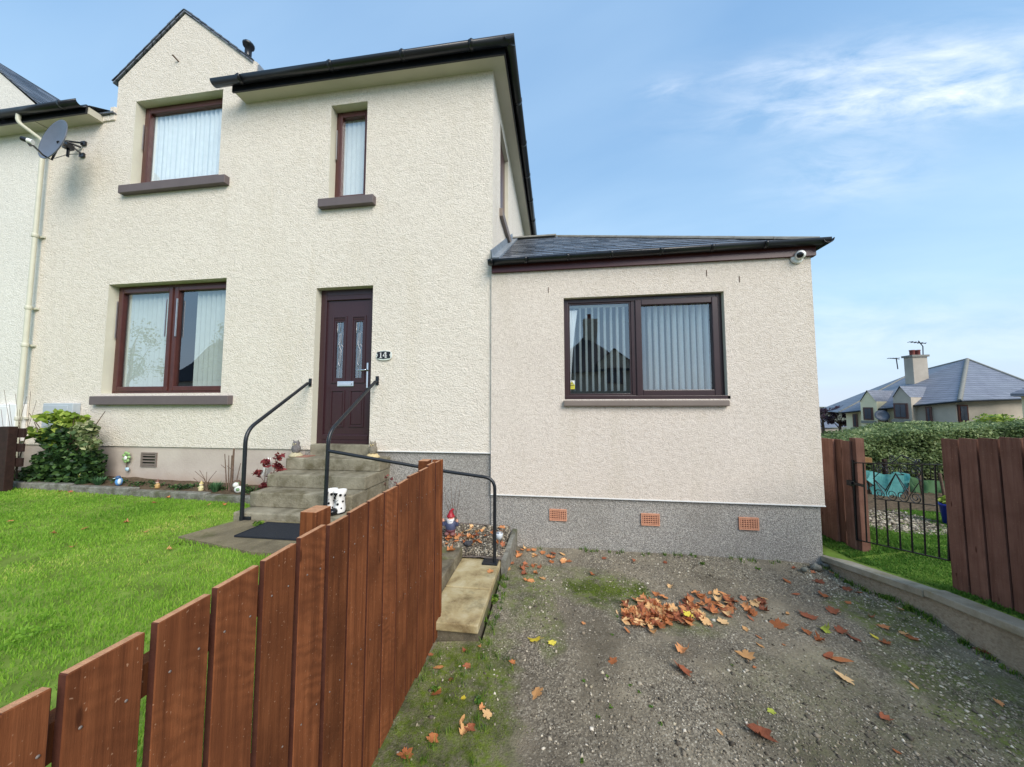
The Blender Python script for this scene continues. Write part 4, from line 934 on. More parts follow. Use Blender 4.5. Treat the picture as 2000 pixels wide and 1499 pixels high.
# number plate 14
c = Vector(Yp(749.5, 694, F-.02)); npl = thing('house_number_plate', 'oval black and white number 14 plaque right of the front door', 'house number', tuple(c))
def oval(w, h, n=28, notch=0):
    return [Vector((w*math.copysign(abs(math.cos(2*PI*k/n))**.75, math.cos(2*PI*k/n)), 0, h*math.copysign(abs(math.sin(2*PI*k/n))**.75, math.sin(2*PI*k/n)))) for k in range(n)]
part('plate_rim', MB().prism([c+p+Vector((.004,0,-.003)) for p in oval(.108,.064)], (0,.012,0)), WHT, npl)
pl = [(-.088,.042),(0,.050),(.088,.042),(.092,.022),(.080,.008),(.080,-.008),(.092,-.022),(.088,-.040),(0,-.049),(-.088,-.040),(-.092,-.022),(-.080,-.008),(-.080,.008),(-.092,.022)]
part('plate_face', MB().prism([c+Vector((x,-.006,z)) for x, z in pl][::-1], (0,.008,0)), MT['black'], npl)
m = MB(); yv = -.010
def dq(pts): m.prism([c+Vector((x*1.22, yv, z*1.15)) for x, z in pts], (0,.004,0))
dq([(-.034,-.028),(-.026,-.028),(-.026,.030),(-.034,.030)]); dq([(-.044,-.032),(-.016,-.032),(-.016,-.028),(-.044,-.028)]); dq([(-.034,.030),(-.026,.030),(-.044,.020),(-.044,.016)][::-1])
dq([(.022,-.028),(.030,-.028),(.030,.032),(.022,.032)]); dq([(-.006,-.014),(.040,-.014),(.040,-.008),(-.006,-.008)]); dq([(-.006,-.008),(.002,-.008),(.024,.032),(.018,.032)]); dq([(.014,-.032),(.038,-.032),(.038,-.028),(.014,-.028)])
part('numerals', m, MT['whitep'], npl)
for s in (-1, 1): part('screw', MB().lathe([(0,0),(.005,0),(.005,.003),(0,.003)], c+Vector((s*.092,-.006,0)), 8, Matrix.Rotation(math.radians(90), 3, 'X')), MT['chrome'], npl)
# meter boxes
c = Yp(111, 800, F-.09); t = thing('meter_box', 'pale grey meter cabinet on the wall behind the leafy shrub', 'meter box', (c[0], F, c[2]))
zT = Yp(111, 788, F-.09)[2]; xa, xb = Yp(83, 800, F-.09)[0], Yp(141, 800, F-.09)[0]
part('cabinet', MB().box(xa, xb, F-.09, F, zT-.62, zT), MT['greybox'], t, .01); part('cabinet_door', MB().box(xa+.02, xb-.07, F-.10, F-.088, zT-.58, zT-.03), MT['greybox'], t, .006)
xc, xd = Yp(-25, 800, F-.11)[0], Yp(31, 800, F-.11)[0]; zT = Yp(10, 790, F-.11)[2]
t = thing('meter_box', 'white meter cabinet on the wall left of the downpipe', 'meter box', (xc, F, zT)); part('cabinet', MB().box(xc, xd, F-.11, F, zT-.55, zT), MT['white'], t, .01); part('cabinet_door', MB().box(xc+.02, xd-.14, F-.12, F-.108, zT-.52, zT-.03), MT['white'], t, .006)
# ================================================================== STEPS, RAILS, MAT
st = thing('concrete_steps', 'four weathered concrete steps up to the front door', 'steps', (-2.7, 3.4, LZ))
lv = ((-.66, 3.775, -3.335, -2.095), (-.80, 3.49, -3.315, -2.10), (-.945, 3.265, -3.30, -2.11), (-1.10, 3.085, -3.30, -2.115))
prev = F
for k, (z, yf, xa, xb) in enumerate(lv):
    zb = lv[k+1][0] if k < 3 else LZ-.02
    m = MB(); m.box(xa, xb, yf, F+.018 if k == 0 else lv[k-1][1]+.02 if False else F+.016-.002*k, zb if k < 3 else -1.6, z); part('step', m, MT['step'], st, .012)
rail1 = thing('handrail', 'black tubular handrail at the left side of the steps', 'handrail', (-3.16, 3.05, LZ))
ft = Vector((-3.17, 3.06, -1.235)); w1 = Vector(Yp(601, 749, F-.05)); kn = Vector((-3.17, 3.06, Yp(486, 842, 3.06)[2]))
m = MB().tube(fillet([ft, kn, w1], .13, 8), .019, 12); part('tube', m, MT['railblk'], rail1)
m = MB(); m.box(w1.x-.02, w1.x+.02, F-.012, F, w1.z-.04, w1.z+.065); m.tube([w1, (w1.x, F-.01, w1.z)], .017, 10); part('wall_flange', m, MT['railblk'], rail1, .003)
m = MB(); m.box(ft.x-.04, ft.x+.085, 3.067, 3.085, -1.19, -1.135); part('fixing_plate', m, MT['railblk'], rail1, .004)
rail2 = thing('handrail', 'black tubular handrail at the right of the steps with a branch down to the slabs', 'handrail', (-2.28, 3.1, -1.1))
w2 = Vector(Yp(733, 746, F-.05)); k2 = Vector(Yp(642, 846, 3.10)); f2 = Vector((k2.x-.012, 3.10, -1.10)); br = Vector(Yp(641, 881, 3.10)); e1 = Vector(Yp(966, 931, 3.36)); foot = Vector(Yp(966, 1100, 3.36)); foot.z = -1.575
m = MB().tube(fillet([f2, k2, w2], .12, 8), .019, 12); part('tube', m, MT['railblk'], rail2)
m = MB().tube(fillet([br, Vector(Yp(870, 921, 3.33)), Vector((foot.x, 3.36, e1.z-.02)), foot], .11, 8), .017, 12); part('branch_tube', m, MT['railblk'], rail2)
m = MB(); m.box(w2.x-.02, w2.x+.022, F-.012, F, w2.z-.04, w2.z+.075); m.tube([w2, (w2.x, F-.01, w2.z)], .017, 10); part('wall_flange', m, MT['railblk'], rail2, .003)
m = MB().box(foot.x-.12, foot.x+.035, 3.31, 3.43, -1.578, -1.56); part('foot_plate', m, MT['railblk'], rail2, .004)
mm_ = Zp(470, 1040, LZ+.024)
t = thing('doormat', 'black rubber doormat on the path at the foot of the steps', 'doormat', (-2.7, 2.85, LZ))
P = [Zp(472, 1043, LZ+.025), Zp(583, 1047, LZ+.025)]
m = MB().box(P[0][0], P[0][0]+.80, 2.665, 3.01, LZ+.023, LZ+.036); part('mat', m, MT['rubber'], t, .004)
m = MB(); frame_ring(m, 0, .80, 0, .345, 0, .003, .008); part('mat_edge', MB().add([(P[0][0]+v[0], 2.665+v[2], LZ+.036+v[1]) for v in m.v], m.f), MT['rubber'], t)

# ================================================================== FENCES AND GATE
fx = -.88
fence = thing('timber_fence', 'reddish brown vertical board fence between the lawn and the drive', 'fence', (fx, 1.4, GZ))
FB = [(-70,1440,10),(0,1396,103),(130,1318,284),(308,1218,412),(426,1150,507),(518,1097,579),(588,1052,637),(645,1027,681),(686,1002,720),(722.5,980,750.5),(753,962,777),(779.5,947,799),(801,931,820),(820.6,921,837),(838,909,850.5),(853,904,866)]
rd = random.Random(3)
MT['fenceedge'] = plain('shade darkened board edge', lin(84,50,40), .85, .18, 30, .1, bump=.001, bscale=90)  # darker brown painted on the edge faces stands in for shade between boards
def fence_board(parent, y0, y1, zt, zb, xf, th, mat, slope=0.):
    m = MB(); m.hexa([(xf-th,y0,zb),(xf,y0,zb),(xf,y1,zb),(xf-th,y1,zb)], [(xf-th,y0,zt),(xf,y0,zt),(xf,y1,zt+slope),(xf-th,y1,zt+slope)])
    o = put('board', m.mesh('board', (xf, (y0+y1)/2, (zt+zb)/2)), mat, parent, Vector((xf, (y0+y1)/2, (zt+zb)/2))-WL[parent.name])
    b = o.modifiers.new('b', 'BEVEL'); b.width = .002; b.segments = 1; b.limit_method = 'ANGLE'
    return o
for k, (pa, py, pb) in enumerate(FB):
    A = Xp(pa, py, fx); y0 = A[1]; z0 = A[2]
    # far edge from its own pixel column at the same height
    lo, hi = y0, y0+1.2
    def colx(yv): c_ = RM @ np.array([fx, -z0, yv]); return 1000+FP*c_[0]/c_[2]
    for _ in range(40):
        mid = (lo+hi)/2
        if colx(mid) < pb: lo = mid
        else: hi = mid
    o = fence_board(fence, y0, lo, z0, -1.70+rd.uniform(-.015,.01), fx+rd.uniform(-.002,.002), .021, MT['fence'], rd.uniform(-.004,.006))
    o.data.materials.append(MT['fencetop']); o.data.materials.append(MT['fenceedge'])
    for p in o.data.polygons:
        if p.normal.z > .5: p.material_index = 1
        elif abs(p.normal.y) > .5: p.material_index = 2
yy = .30
for k in range(16):           # boards nearer than the picture's edge, towards the road
    yy -= .145; z0 = -.47+rd.uniform(-.02,.02)
    if k == 0: yA = Xp(-70,1440,fx)[1]
    y1 = yA-.016-k*.145; o = fence_board(fence, y1-.128, y1, z0, -1.7, fx, .021, MT['fence'])
for z in (-.60, -1.10): part('rail', MB().box(fx-.062, fx-.0235, -2.2, 2.47, z-.04, z+.03), MT['fence'], fence)
for (pa, pb, yv) in ((584, 640, 0), (828, 855, 0)):
    yc = {584: 1.275, 828: 2.42}[pa]; zt = {584: -.425, 828: -.415}[pa]
    o = part('post', MB().box(fx-.135, fx-.064, yc-.045, yc+.045, -1.75, zt), MT['fence'], fence, .004); o.data.materials.append(MT['fencetop'])
    for p in o.data.polygons:
        if p.normal.z > .5: p.material_index = 1
for yc in (-.3, -1.7): part('post', MB().box(fx-.135, fx-.064, yc-.045, yc+.045, -1.75, -.42), MT['fence'], fence, .004)
o = part('end_board', MB().box(fx-.07, fx+.008, 2.487, 2.508, -1.70, -.425), MT['fence'], fence, .002)
NM = MB().lathe([(0,.0018),(.0026,.0014),(.003,0)], (0,0,0), 7, Matrix.Rotation(math.radians(90), 3, 'Y')).mesh('nail'); MT['nail'] = plain('dull steel nail', lin(120,110,104), .5, .2)
for bo in [c for c in fence.children if c.name.split('.')[0] == 'board'][:16]:
    w_ = bo.dimensions.y; ys2 = [v.co.y for v in bo.data.vertices]; wy = (max(ys2)-min(ys2))/2
    for zz in (-.60, -1.10):
        for sy in (-.55, .55): put('nail', NM, MT['nail'], bo, (.0005, wy*sy+random.uniform(-.006,.006), zz-(bo.location.z+fence.location.z)+random.uniform(-.012,.012)))
# right hand fence
gx2 = 3.10
rf_ = thing('timber_fence', 'dull brown close board fence standing behind the coping at the right edge', 'fence', (gx2, 2.6, -1.35))
yv = Xp(1841, 900, gx2)[1]; k = 0
while yv > -1.5:
    w_ = .106; zb = cop_z(max(yv, -3)) + .005
    zt = min(-.275+(3.16-yv)*.115, -.20) if yv > 2.3 else -.20
    m = MB().box(gx2, gx2+.02, yv-w_, yv, zb, zt+random.uniform(-.003,.003))
    put('board', m.mesh('board', (gx2, yv-.06, -.8)), MT['fence2'], rf_, Vector((gx2, yv-.06, -.8))-WL[rf_.name])
    m = MB().box(gx2+.072, gx2+.09, yv-w_-.05, yv-w_+.06, zb, zt-.02); put('back_board', m.mesh('back_board', (gx2, yv-.06, -.8)), MT['fence2'], rf_, Vector((gx2, yv-.06, -.8))-WL[rf_.name]); yv -= w_+.015
for z in (-.5, -1.15): part('rail', MB().box(gx2+.036, gx2+.07, -1.4, 3.13, z-.04, z+.04), MT['fence2'], rf_)
# short panel between house and gate
sp = thing('timber_fence', 'short brown board panel between the extension corner and the iron gate', 'fence', (gx2, 4.2, -1.5))
for pa, pb, zt, off in ((1600, 1631, 857, 0), (1633, 1647, 859, .03), (1648, 1664, 862, 0)):
    a, b = Xp(pa, 950, gx2+off)[1], Xp(pb, 950, gx2+off)[1]; z1 = Xp((pa+pb)/2, zt, gx2+off)[2]; zb = Xp((pa+pb)/2, 1066, gx2+off)[2]
    m = MB().box(gx2+off, gx2+off+.02, b, a, max(-1.62, zb), z1); put('board', m.mesh('board', (gx2, (a+b)/2, -.9)), MT['fence2'], sp, Vector((gx2, (a+b)/2, -.9))-WL[sp.name])
part('post', MB().box(gx2+.022, gx2+.10, Xp(1672, 950, gx2)[1]+.0, Xp(1660, 950, gx2)[1], -1.6, -.36), MT['fence2'], sp)
for z in (-.5, -1.3): part('rail', MB().box(gx2+.051, gx2+.09, Xp(1660, 950, gx2)[1]+.005, 4.6, z-.035, z+.035), MT['fence2'], sp)
m = MB(); a = Xp(1655, 941, gx2-.02); b = Xp(1689, 941, gx2-.0); m.box(gx2-.018, gx2-.002, b[1], a[1], a[2]-.015, a[2]+.012); m.box(gx2-.03, gx2-.002, a[1]-.06, a[1], a[2]-.035, a[2]+.02); part('latch', m, MT['black'], sp)
# iron gate
gate = thing('iron_gate', 'low black wrought iron garden gate with scrolls between the brown fences', 'gate', (gx2, 3.6, -1.42))
def Q(x, y): return Vector(Xp(1650+x/6.25, 880+y/6.25, gx2+.012))
m = MB(); m.tube([Q(140,1090), Q(1270,1345)], .007, 6); m.tube([Q(110,152), Q(1190,178)], .006, 6); part('rail', m, MT['black'], gate)
part('rail', MB().tube([Q(350,588), Q(1100,672)], .005, 6), MT['black'], gate)
part('stile', MB().tube([Q(98,120), Q(145,1092)], .010, 6), MT['black'], gate); part('stile', MB().tube([Q(1255,170), Q(1275,1345)], .009, 6), MT['black'], gate)
for (xt, yt, xb, yb_) in ((225,160,268,1113),(350,165,396,1145),(500,608,533,1170),(655,625,682,1202),(800,642,828,1240),(940,172,985,1270),(1100,176,1155,1305)):
    part('bar', MB().tube([Q(xt,yt), Q(xb,yb_)], .0065, 6), MT['black'], gate)
def scroll(cx, cy, r, turns=1.6, flip=1, ph=0., tail=None):
    c = Q(cx, cy); pts = []
    n = 30
    for k in range(n+1):
        t = k/n; a = ph+flip*turns*2*PI*t; rr = r*(.22+.78*t); pts.append(c+Vector((0, -math.cos(a)*rr, math.sin(a)*rr)))
    if tail: pts.append(Q(*tail))
    return MB().tube(pts, .0038, 5)
for cx, cy, r, fl, ph, tl in ((430,215,.045,1,.5,None),(550,230,.045,-1,.3,(350,340)),(710,235,.046,1,.5,(620,300)),(860,250,.05,-1,2.8,(935,380)),(578,95,.034,1,1.5,(660,170)),(890,130,.022,-1,1.,(690,58)),(420,525,.052,1,2.,(350,340)),(575,545,.054,-1,1.2,(620,285)),(705,560,.052,1,2.,(620,285)),(865,580,.05,-1,1.2,(900,400))):
    part('scroll', scroll(cx, cy, r, 1.7, fl, ph, tl), MT['railblk'], gate)
m = MB(); m.tube([Q(490,500), Q(620,280), Q(775,505)], .0045, 5); m.tube([Q(350,345), Q(490,480)], .0045, 5); m.tube([Q(560,165), Q(690,60), Q(885,165)], .0045, 5); part('scroll_bar', m, MT['railblk'], gate)
# tan post with cap behind the gate
t = thing('wooden_post', 'tan timber post with a flat cap just behind the iron gate', 'post', tuple(Yp(1672, 1060, 4.35)))
a, b = Yp(1668, 905, 4.35), Yp(1681, 1060, 4.35)
part('shaft', MB().box(a[0], a[0]+.09, 4.35, 4.44, -1.62, a[2]), MT['newpost'], t); a, b = Yp(1655, 903, 4.30), Yp(1700, 891, 4.30); part('cap', MB().box(a[0], b[0], 4.28, 4.50, a[2], a[2]+.055), MT['newpost'], t, .004)
part('finial', MB().box(a[0]+.03, a[0]+.16, 4.32, 4.45, a[2]+.056, a[2]+.08), MT['soffit'], t, .01)
# dark horizontal board fence at the far left
c0, c1 = Yp(-60, 835, 3.50), Yp(21, 835, 3.50); lf = thing('board_fence', 'dark brown fence of wide horizontal boards at the left edge', 'fence', (c1[0], 3.5, -1.1))
part('post', MB().box(Yp(-12, 900, 3.42)[0], Yp(11, 900, 3.42)[0], 3.42, 3.50, -1.12, Yp(5, 834, 3.42)[2]), MT['darkfence'], lf, .004)
xr = Yp(44, 870, 3.505)[0]
for a, b in ((837, 855), (867, 883), (895, 912)): z1, z0 = Yp(30, a, 3.505)[2], Yp(30, b, 3.505)[2]; part('board', MB().box(-14, xr, 3.505, 3.53, z0, z1), MT['darkfence'], lf, .003)

# ================================================================== ORNAMENTS
def owl(label, base, s, m1, m2, pl):
    t = thing('owl_ornament', label, 'ornament', tuple(base)); b = Vector(base)
    m = MB(); m.lathe([(0,0),(.062,0),(.068,.01),(.060,.022),(.050,.034),(.046,.046),(0,.048)], b, 14, None, s*1.15, s); part('rock_base', m, m2, t)
    m = MB(); z0 = .042
    m.lathe([(0,z0),(.030,z0),(.040,z0+.02),(.044,z0+.055),(.040,z0+.085),(.034,z0+.10),(.037,z0+.118),(.036,z0+.135),(.026,z0+.148),(0,z0+.152)], b, 16, None, s, s*.9); part('body', m, m1, t)
    m = MB()
    for sx in (-1, 1):
        m.tube([b+Vector((sx*.022*s,-.004,(z0+.140))), b+Vector((sx*.032*s,-.008,z0+.170))], [.012,.002], 7)
    part('ear_tuft', m, m1, t)
    for sx in (-1, 1):
        part('eye', MB().ball(b+Vector((sx*.014*s,-.030*s,z0+.120)), (.011,.006,.011), 10, 6), m2, t); part('pupil', MB().ball(b+Vector((sx*.014*s,-.036*s,z0+.120)), .005, 8, 5), MT['black'], t)
    part('beak', MB().tube([b+Vector((0,-.030*s,z0+.112)), b+Vector((0,-.042*s,z0+.098))], [.006,.001], 6), m2, t)
    for sx in (-1, 1):
        part('wing', MB().ball(b+Vector((sx*.038*s,.0,z0+.058)), (.012,.026,.040), 10, 8), m1, t)
    m = MB()
    for sx in (-1, 1):
        for q in (-1, 0, 1): m.ball(b+Vector((sx*.016*s+q*.007,-.036,z0+.006)), (.004,.010,.006), 6, 4)
    part('claw', m, m2, t); return t
OW1 = plain('grey stone owl', lin(116,112,112), .85, .3, 60, .2, bump=.003, bscale=150); OW2 = plain('cream stone', lin(186,176,146), .85, .2, 50, .2, bump=.003, bscale=120)
OW3 = plain('brown grey stone owl', lin(132,124,110), .85, .3, 60, .2, bump=.003, bscale=150); OW4 = plain('sandy stone', lin(204,184,140), .85, .15, 50, .2, bump=.003, bscale=120)
p = Yp(578, 886, 3.90); p[2] = -.66; owl('small grey stone owl on the left end of the top step', p, 1.15, OW1, OW2, None)
p = Yp(728, 888, 3.93); p[2] = -.66; owl('sandy brown stone owl on the right end of the top step beside the door', p, 1.15, OW3, OW4, None)
part_plate = Yp(580, 892, 3.90)
solo('stone_plinth_slab', MB().box(-3.34, -3.10, 3.84, 3.99, -.66, -.652), plain('red brown tile', lin(150,108,92), .8, .15), 'flat reddish tile beneath the grey stone owl', 'tile', (-3.22, 3.9, -.66))
# spotted boots planter
bt = thing('boots_ornament', 'pair of white ceramic boots with black spots and toes on the bottom step', 'ornament', (-2.33, 3.17, -1.10)); bc = Vector(Zp(655, 1000, -1.098))
for k, (dx, dyy) in enumerate(((-.052, 0), (.060, -.02))):
    b = bc + Vector((dx, dyy, 0)); m = MB(); rings = []; n = 18
    prof = [(.050,.0,.012),(.052,.0,.05),(.046,.0,.09),(.044,.0,.13),(.050,.0,.18),(.060,.0,.225),(.056,.0,.226),(.046,.0,.18),(.038,.0,.12)]
    m.lathe([(r, z) for r, _, z in prof], b, n, None, 1., 1.2); boot = part('boot', m, MT['whitep'], bt)
    m = MB(); m.ball(b+Vector((-.012,-.085,.036)), (.040,.052,.034), 14, 8); m.lathe([(0,0),(.052,0),(.054,.012),(0,.014)], b, 16, None, 1.05, 1.25); part('toe_cap', m, MT['black'], bt)
    m = MB()
    for sx, zz, sz in ((-.3,.165,.014),(.75,.19,.013),(.3,.10,.012),(1.25,.12,.010),(-1.1,.12,.011),(1.6,.175,.012),(.95,.055,.009)):
        a = sx; r = .049+.012*max(0, (zz-.13)/.1); pt = b+Vector((math.sin(a)*r*1., -math.cos(a)*r*1.2, zz)); Mq = (pt-b-Vector((0,0,zz))).to_track_quat('Z', 'Y').to_matrix()
        part('spot', MB().lathe([(0,-.002),(sz,-.002),(sz,.003),(0,.004)], pt, 10, Mq), MT['black'], bt)
    m.prism([b+Vector((-.026,-.076,.214)), b+Vector((.026,-.076,.214)), b+Vector((0,-.070,.172))], (0,.004,0)); m.tube([b+Vector((-.02,-.068,.115)), b+Vector((.03,-.070,.145))], .0022, 5); m.tube([b+Vector((0,-.066,.172)), b+Vector((0,-.066,.09))], .0014, 5)
    part('painted_lace', m, MT['black'], bt)
# garden gnome
def gnome(base, H):
    s = H/.30; b = Vector(base); t = thing('garden_gnome', 'garden gnome with red hat and white beard standing by the grey wall', 'garden gnome', tuple(b))
    SK = plain('gnome skin', lin(226,168,142), .5, .05); RED = plain('gnome red hat', lin(164,32,46), .4, .1, 30); BLU = plain('gnome blue coat', lin(78,84,112), .5, .12, 30); BR = plain('gnome maroon trousers', lin(104,60,66), .5, .15, 30); BE = plain('gnome white beard', lin(232,232,236), .6, .05, 60, bump=.004, bscale=120); HM = plain('gnome boots', lin(128,86,84), .5, .12, 30)
    P = lambda x, y, z: b+Vector((x*s, y*s, z*s))
    m = MB(); m.lathe([(0,.045),(.050,.045),(.062,.07),(.066,.10),(.058,.135),(.040,.16),(.030,.17),(0,.172)], b, 18, Matrix.Scale(s, 3), 1, .8); part('coat', m, BLU, t)
    m = MB(); m.lathe([(0,.028),(.050,.028),(.060,.045),(.058,.072),(0,.075)], b, 16, Matrix.Scale(s, 3), 1, .8); part('trousers', m, BR, t)
    for sx in (-1, 1):
        m = MB(); m.ball(P(sx*.035,-.028,.018), (.030*s,.046*s,.020*s), 12, 8); m.tube([P(sx*.032,0,.02), P(sx*.03,0,.05)], [.024*s,.022*s], 10); part('boot', m, HM, t)
        m = MB(); m.tube(fillet([P(sx*.045,0,.145), P(sx*.086,-.01,.105), P(sx*.082,-.02,.150)], .02*s), [.020*s]*9+[.017*s], 10) if False else m.tube([P(sx*.045,0,.142), P(sx*.072,-.006,.115), P(sx*.086,-.012,.112), P(sx*.086,-.02,.146)], [.020*s,.020*s,.019*s,.014*s], 10); part('sleeve', m, BLU, t)
        m = MB(); hp = P(sx*.087,-.022,.162); m.ball(hp, (.013*s,.007*s,.015*s), 10, 7)
        for q in range(4): a = (-.6+.4*q)*sx; m.tube([hp+Vector((math.sin(a)*.008*s,0,math.cos(a)*.008*s)), hp+Vector((math.sin(a)*.020*s,-.002,math.cos(a)*(.024+.003*(q in (1,2)))*s))], [.0042*s,.003*s], 6)
        m.tube([hp+Vector((-sx*.009*s,0,-.003*s)), hp+Vector((-sx*.020*s,-.003,.006*s))], [.0045*s,.0032*s], 6); part('hand', m, SK, t)
    m = MB(); m.ball(P(0,-.006,.190), (.036*s,.034*s,.034*s), 16, 10); m.ball(P(-.036,0,.188), (.007*s,.006*s,.011*s), 8, 6); m.ball(P(.036,0,.188), (.007*s,.006*s,.011*s), 8, 6); m.ball(P(0,-.042,.186), (.009*s,.009*s,.008*s), 10, 6); m.ball(P(-.02,-.033,.180), (.010*s,.007*s,.008*s), 8, 6); m.ball(P(.02,-.033,.180), (.010*s,.007*s,.008*s), 8, 6); part('head', m, SK, t)
    m = MB()
    for sx in (-1, 1): m.ball(P(sx*.013,-.037,.197), (.0045*s,.003*s,.0035*s), 8, 5)
    part('eye', m, MT['black'], t)
    m = MB(); vs = []; m.lathe([(0,.095),(.012,.10),(.030,.125),(.040,.155),(.040,.178),(.034,.186),(.0,.170)], b+Vector((0,-.022*s,0)), 16, Matrix.Scale(s, 3), 1, .72)
    for sx in (-1, 1): m.tube([P(0,-.050,.178), P(sx*.018,-.048,.174), P(sx*.030,-.040,.164)], [.006*s,.008*s,.003*s], 8); m.ball(P(sx*.014,-.036,.206), (.011*s,.004*s,.004*s), 8, 5)
    m.tube([P(-.036,-.01,.19), P(-.038,-.012,.165)], .008*s, 8); m.tube([P(.036,-.01,.19), P(.038,-.012,.165)], .008*s, 8); part('beard', m, BE, t)
    m = MB(); m.tube([P(0,-.002,.206), P(0,.0,.222), P(.001,0,.25), P(.008,0,.275), P(.024,0,.292), P(.036,0,.288), P(.040,0,.278)], [.045*s,.040*s,.026*s,.016*s,.011*s,.007*s,.003*s], 16); m.lathe([(.040,.200),(.048,.204),(.048,.214),(.040,.220)], b, 18, Matrix.Scale(s, 3)); part('hat', m, RED, t)
gb = Zp(880, 1043, -1.45); gnome((gb[0], gb[1], -1.455), .285)
# solar light
sb = Yp(975, 1048, 3.50); t = thing('solar_light', 'small clear solar garden light leaning behind the rail post', 'garden light', (sb[0], 3.50, -1.5)); b = Vector(sb)
part('stake', MB().tube([b+Vector((0,0,-.03)), Vector((b.x-.005, 3.49, -1.56))], .006, 8), MT['alu'], t)
part('globe', MB().lathe([(0,-.03),(.022,-.03),(.034,-.005),(.040,.02),(.036,.035),(.0,.04)], b, 14), plain('frosted glass lamp', lin(206,212,220), .2, .1, 20, .6), t); part('lamp_cap', MB().lathe([(0,.036),(.034,.036),(.030,.046),(0,.05)], b, 14), MT['alu'], t)
# dark rock ornament and little figures
c = Zp(915, 1064, -1.50); m = MB(); m.ball((c[0], c[1], -1.49), (.045,.035,.03), 12, 8); m.ball((c[0]+.03, c[1], -1.475), (.02,.02,.022), 10, 6); m.ball((c[0]-.03, c[1]-.01, -1.485), (.02,.02,.02), 8, 6); solo('stone_ornament', m, plain('dark stone', lin(70,70,74), .8, .3, 60, .2, bump=.005), 'small dark rounded stone ornament on the gravel bed', 'ornament', (c[0], c[1], -1.5))
def figure(px, py, h, label, cols, kind):
    c = Yp(px, py, 3.74); z = lawn_z(c[0], 3.7)+.075; b = Vector((c[0], 3.74, z)); t = thing('garden_ornament', label, 'ornament', tuple(b)); mm = [plain('ornament paint', lin(*q), .4, .08, 40) for q in cols]
    if kind == 'gn':
        part('body', MB().lathe([(0,0),(h*.20,0),(h*.22,h*.12),(h*.18,h*.38),(h*.10,h*.52),(0,h*.53)], b, 12), mm[0], t); part('head', MB().ball(b+Vector((0,-.003,h*.62)), h*.15, 10, 7), mm[1], t); part('hat', MB().lathe([(h*.18,h*.68),(h*.16,h*.72),(h*.07,h*.88),(0,h*1.0)], b, 10), mm[2], t)
        for s in (-1, 1): part('arm', MB().tube([b+Vector((s*h*.15,0,h*.42)), b+Vector((s*h*.27,-.01,h*.28))], [h*.06,h*.045], 7), mm[0], t)
    elif kind == 'bird':
        part('body', MB().ball(b+Vector((0,0,h*.42)), (h*.32,h*.26,h*.42), 12, 8), mm[0], t); part('head', MB().ball(b+Vector((0,-.01,h*.82)), h*.21, 10, 7), mm[1], t); part('wing', MB().ball(b+Vector((h*.22,-h*.1,h*.45)), (h*.12,h*.16,h*.30), 8, 6), mm[2], t); part('beak', MB().tube([b+Vector((-h*.12,-h*.2,h*.8)), b+Vector((-h*.28,-h*.34,h*.76))], [h*.06,.001], 6), mm[2], t)
    elif kind == 'flower':
        part('stem', MB().tube([b, b+Vector((0,0,h*.7))], .005, 6), mm[2], t); m = MB()
        for k in range(6): a = k*PI/3; m.ball(b+Vector((math.cos(a)*h*.16,-.005,h*.78+math.sin(a)*h*.16)), h*.11, 8, 5)
        part('petal', m, mm[0], t); part('centre', MB().ball(b+Vector((0,-.015,h*.78)), h*.1, 8, 5), mm[1], t)
    elif kind == 'dog':
        part('body', MB().ball(b+Vector((0,0,h*.35)), (h*.42,h*.30,h*.34), 12, 8), mm[0], t); part('head', MB().ball(b+Vector((-h*.22,-h*.1,h*.78)), h*.25, 10, 7), mm[0], t); part('patch', MB().ball(b+Vector((h*.12,-h*.18,h*.38)), (h*.2,h*.16,h*.18), 8, 6), mm[1], t)
        for s in (-1, 1): part('ear', MB().ball(b+Vector((-h*.22+s*h*.18,-.0,h*.92)), (h*.07,h*.05,h*.13), 7, 5), mm[1], t)
figure(158, 940, .15, 'yellow flower shaped ornament in the bed by the leafy shrub', ((226,220,110),(240,236,190),(120,150,120)), 'flower')
figure(232, 945, .13, 'small light blue bird ornament behind the bed kerb', ((96,156,216),(60,90,130),(220,232,240)), 'bird')
figure(308, 945, .12, 'tiny ornament figure with brown hat below the wall vent', ((186,150,96),(220,192,170),(110,66,54)), 'gn')
figure(393, 952, .13, 'tiny cream ornament figure beside the spiky green plant', ((206,196,150),(226,206,180),(196,176,120)), 'gn')
figure(466, 958, .13, 'white and green animal ornament next to the left handrail', ((226,226,222),(120,150,110)), 'dog')
# ornaments hung on the plinth
c = Vector(Yp(250, 893, F)); t = thing('wall_ornament', 'green leafy flower ornament hung on the plinth left of the vent', 'ornament', tuple(c)); m = MB()
for k in range(7): a = k*.9; m.ball(c+Vector((math.cos(a)*.045,-.02,math.sin(a)*.06)), (.030,.01,.022), 8, 5)
part('leaf_spray', m, plain('pale green paint', lin(150,186,120), .5, .25, 30), t); part('bloom', MB().ball(c+Vector((.01,-.035,-.01)), (.026,.012,.03), 8, 6), MT['whitep'], t)
part('hanger', MB().tube([c+Vector((0,-.01,-.06)), c+Vector((0,-.01,-.16))], .006, 6), MT['bark'], t); c = Vector(Yp(248, 917, F-.02)); part('pendant', MB().lathe([(0,-.028),(.02,-.024),(.03,0),(.026,.022),(0,.026)], c, 12, None, 1, .4), plain('pale blue glaze', lin(186,214,230), .3, .05), t)
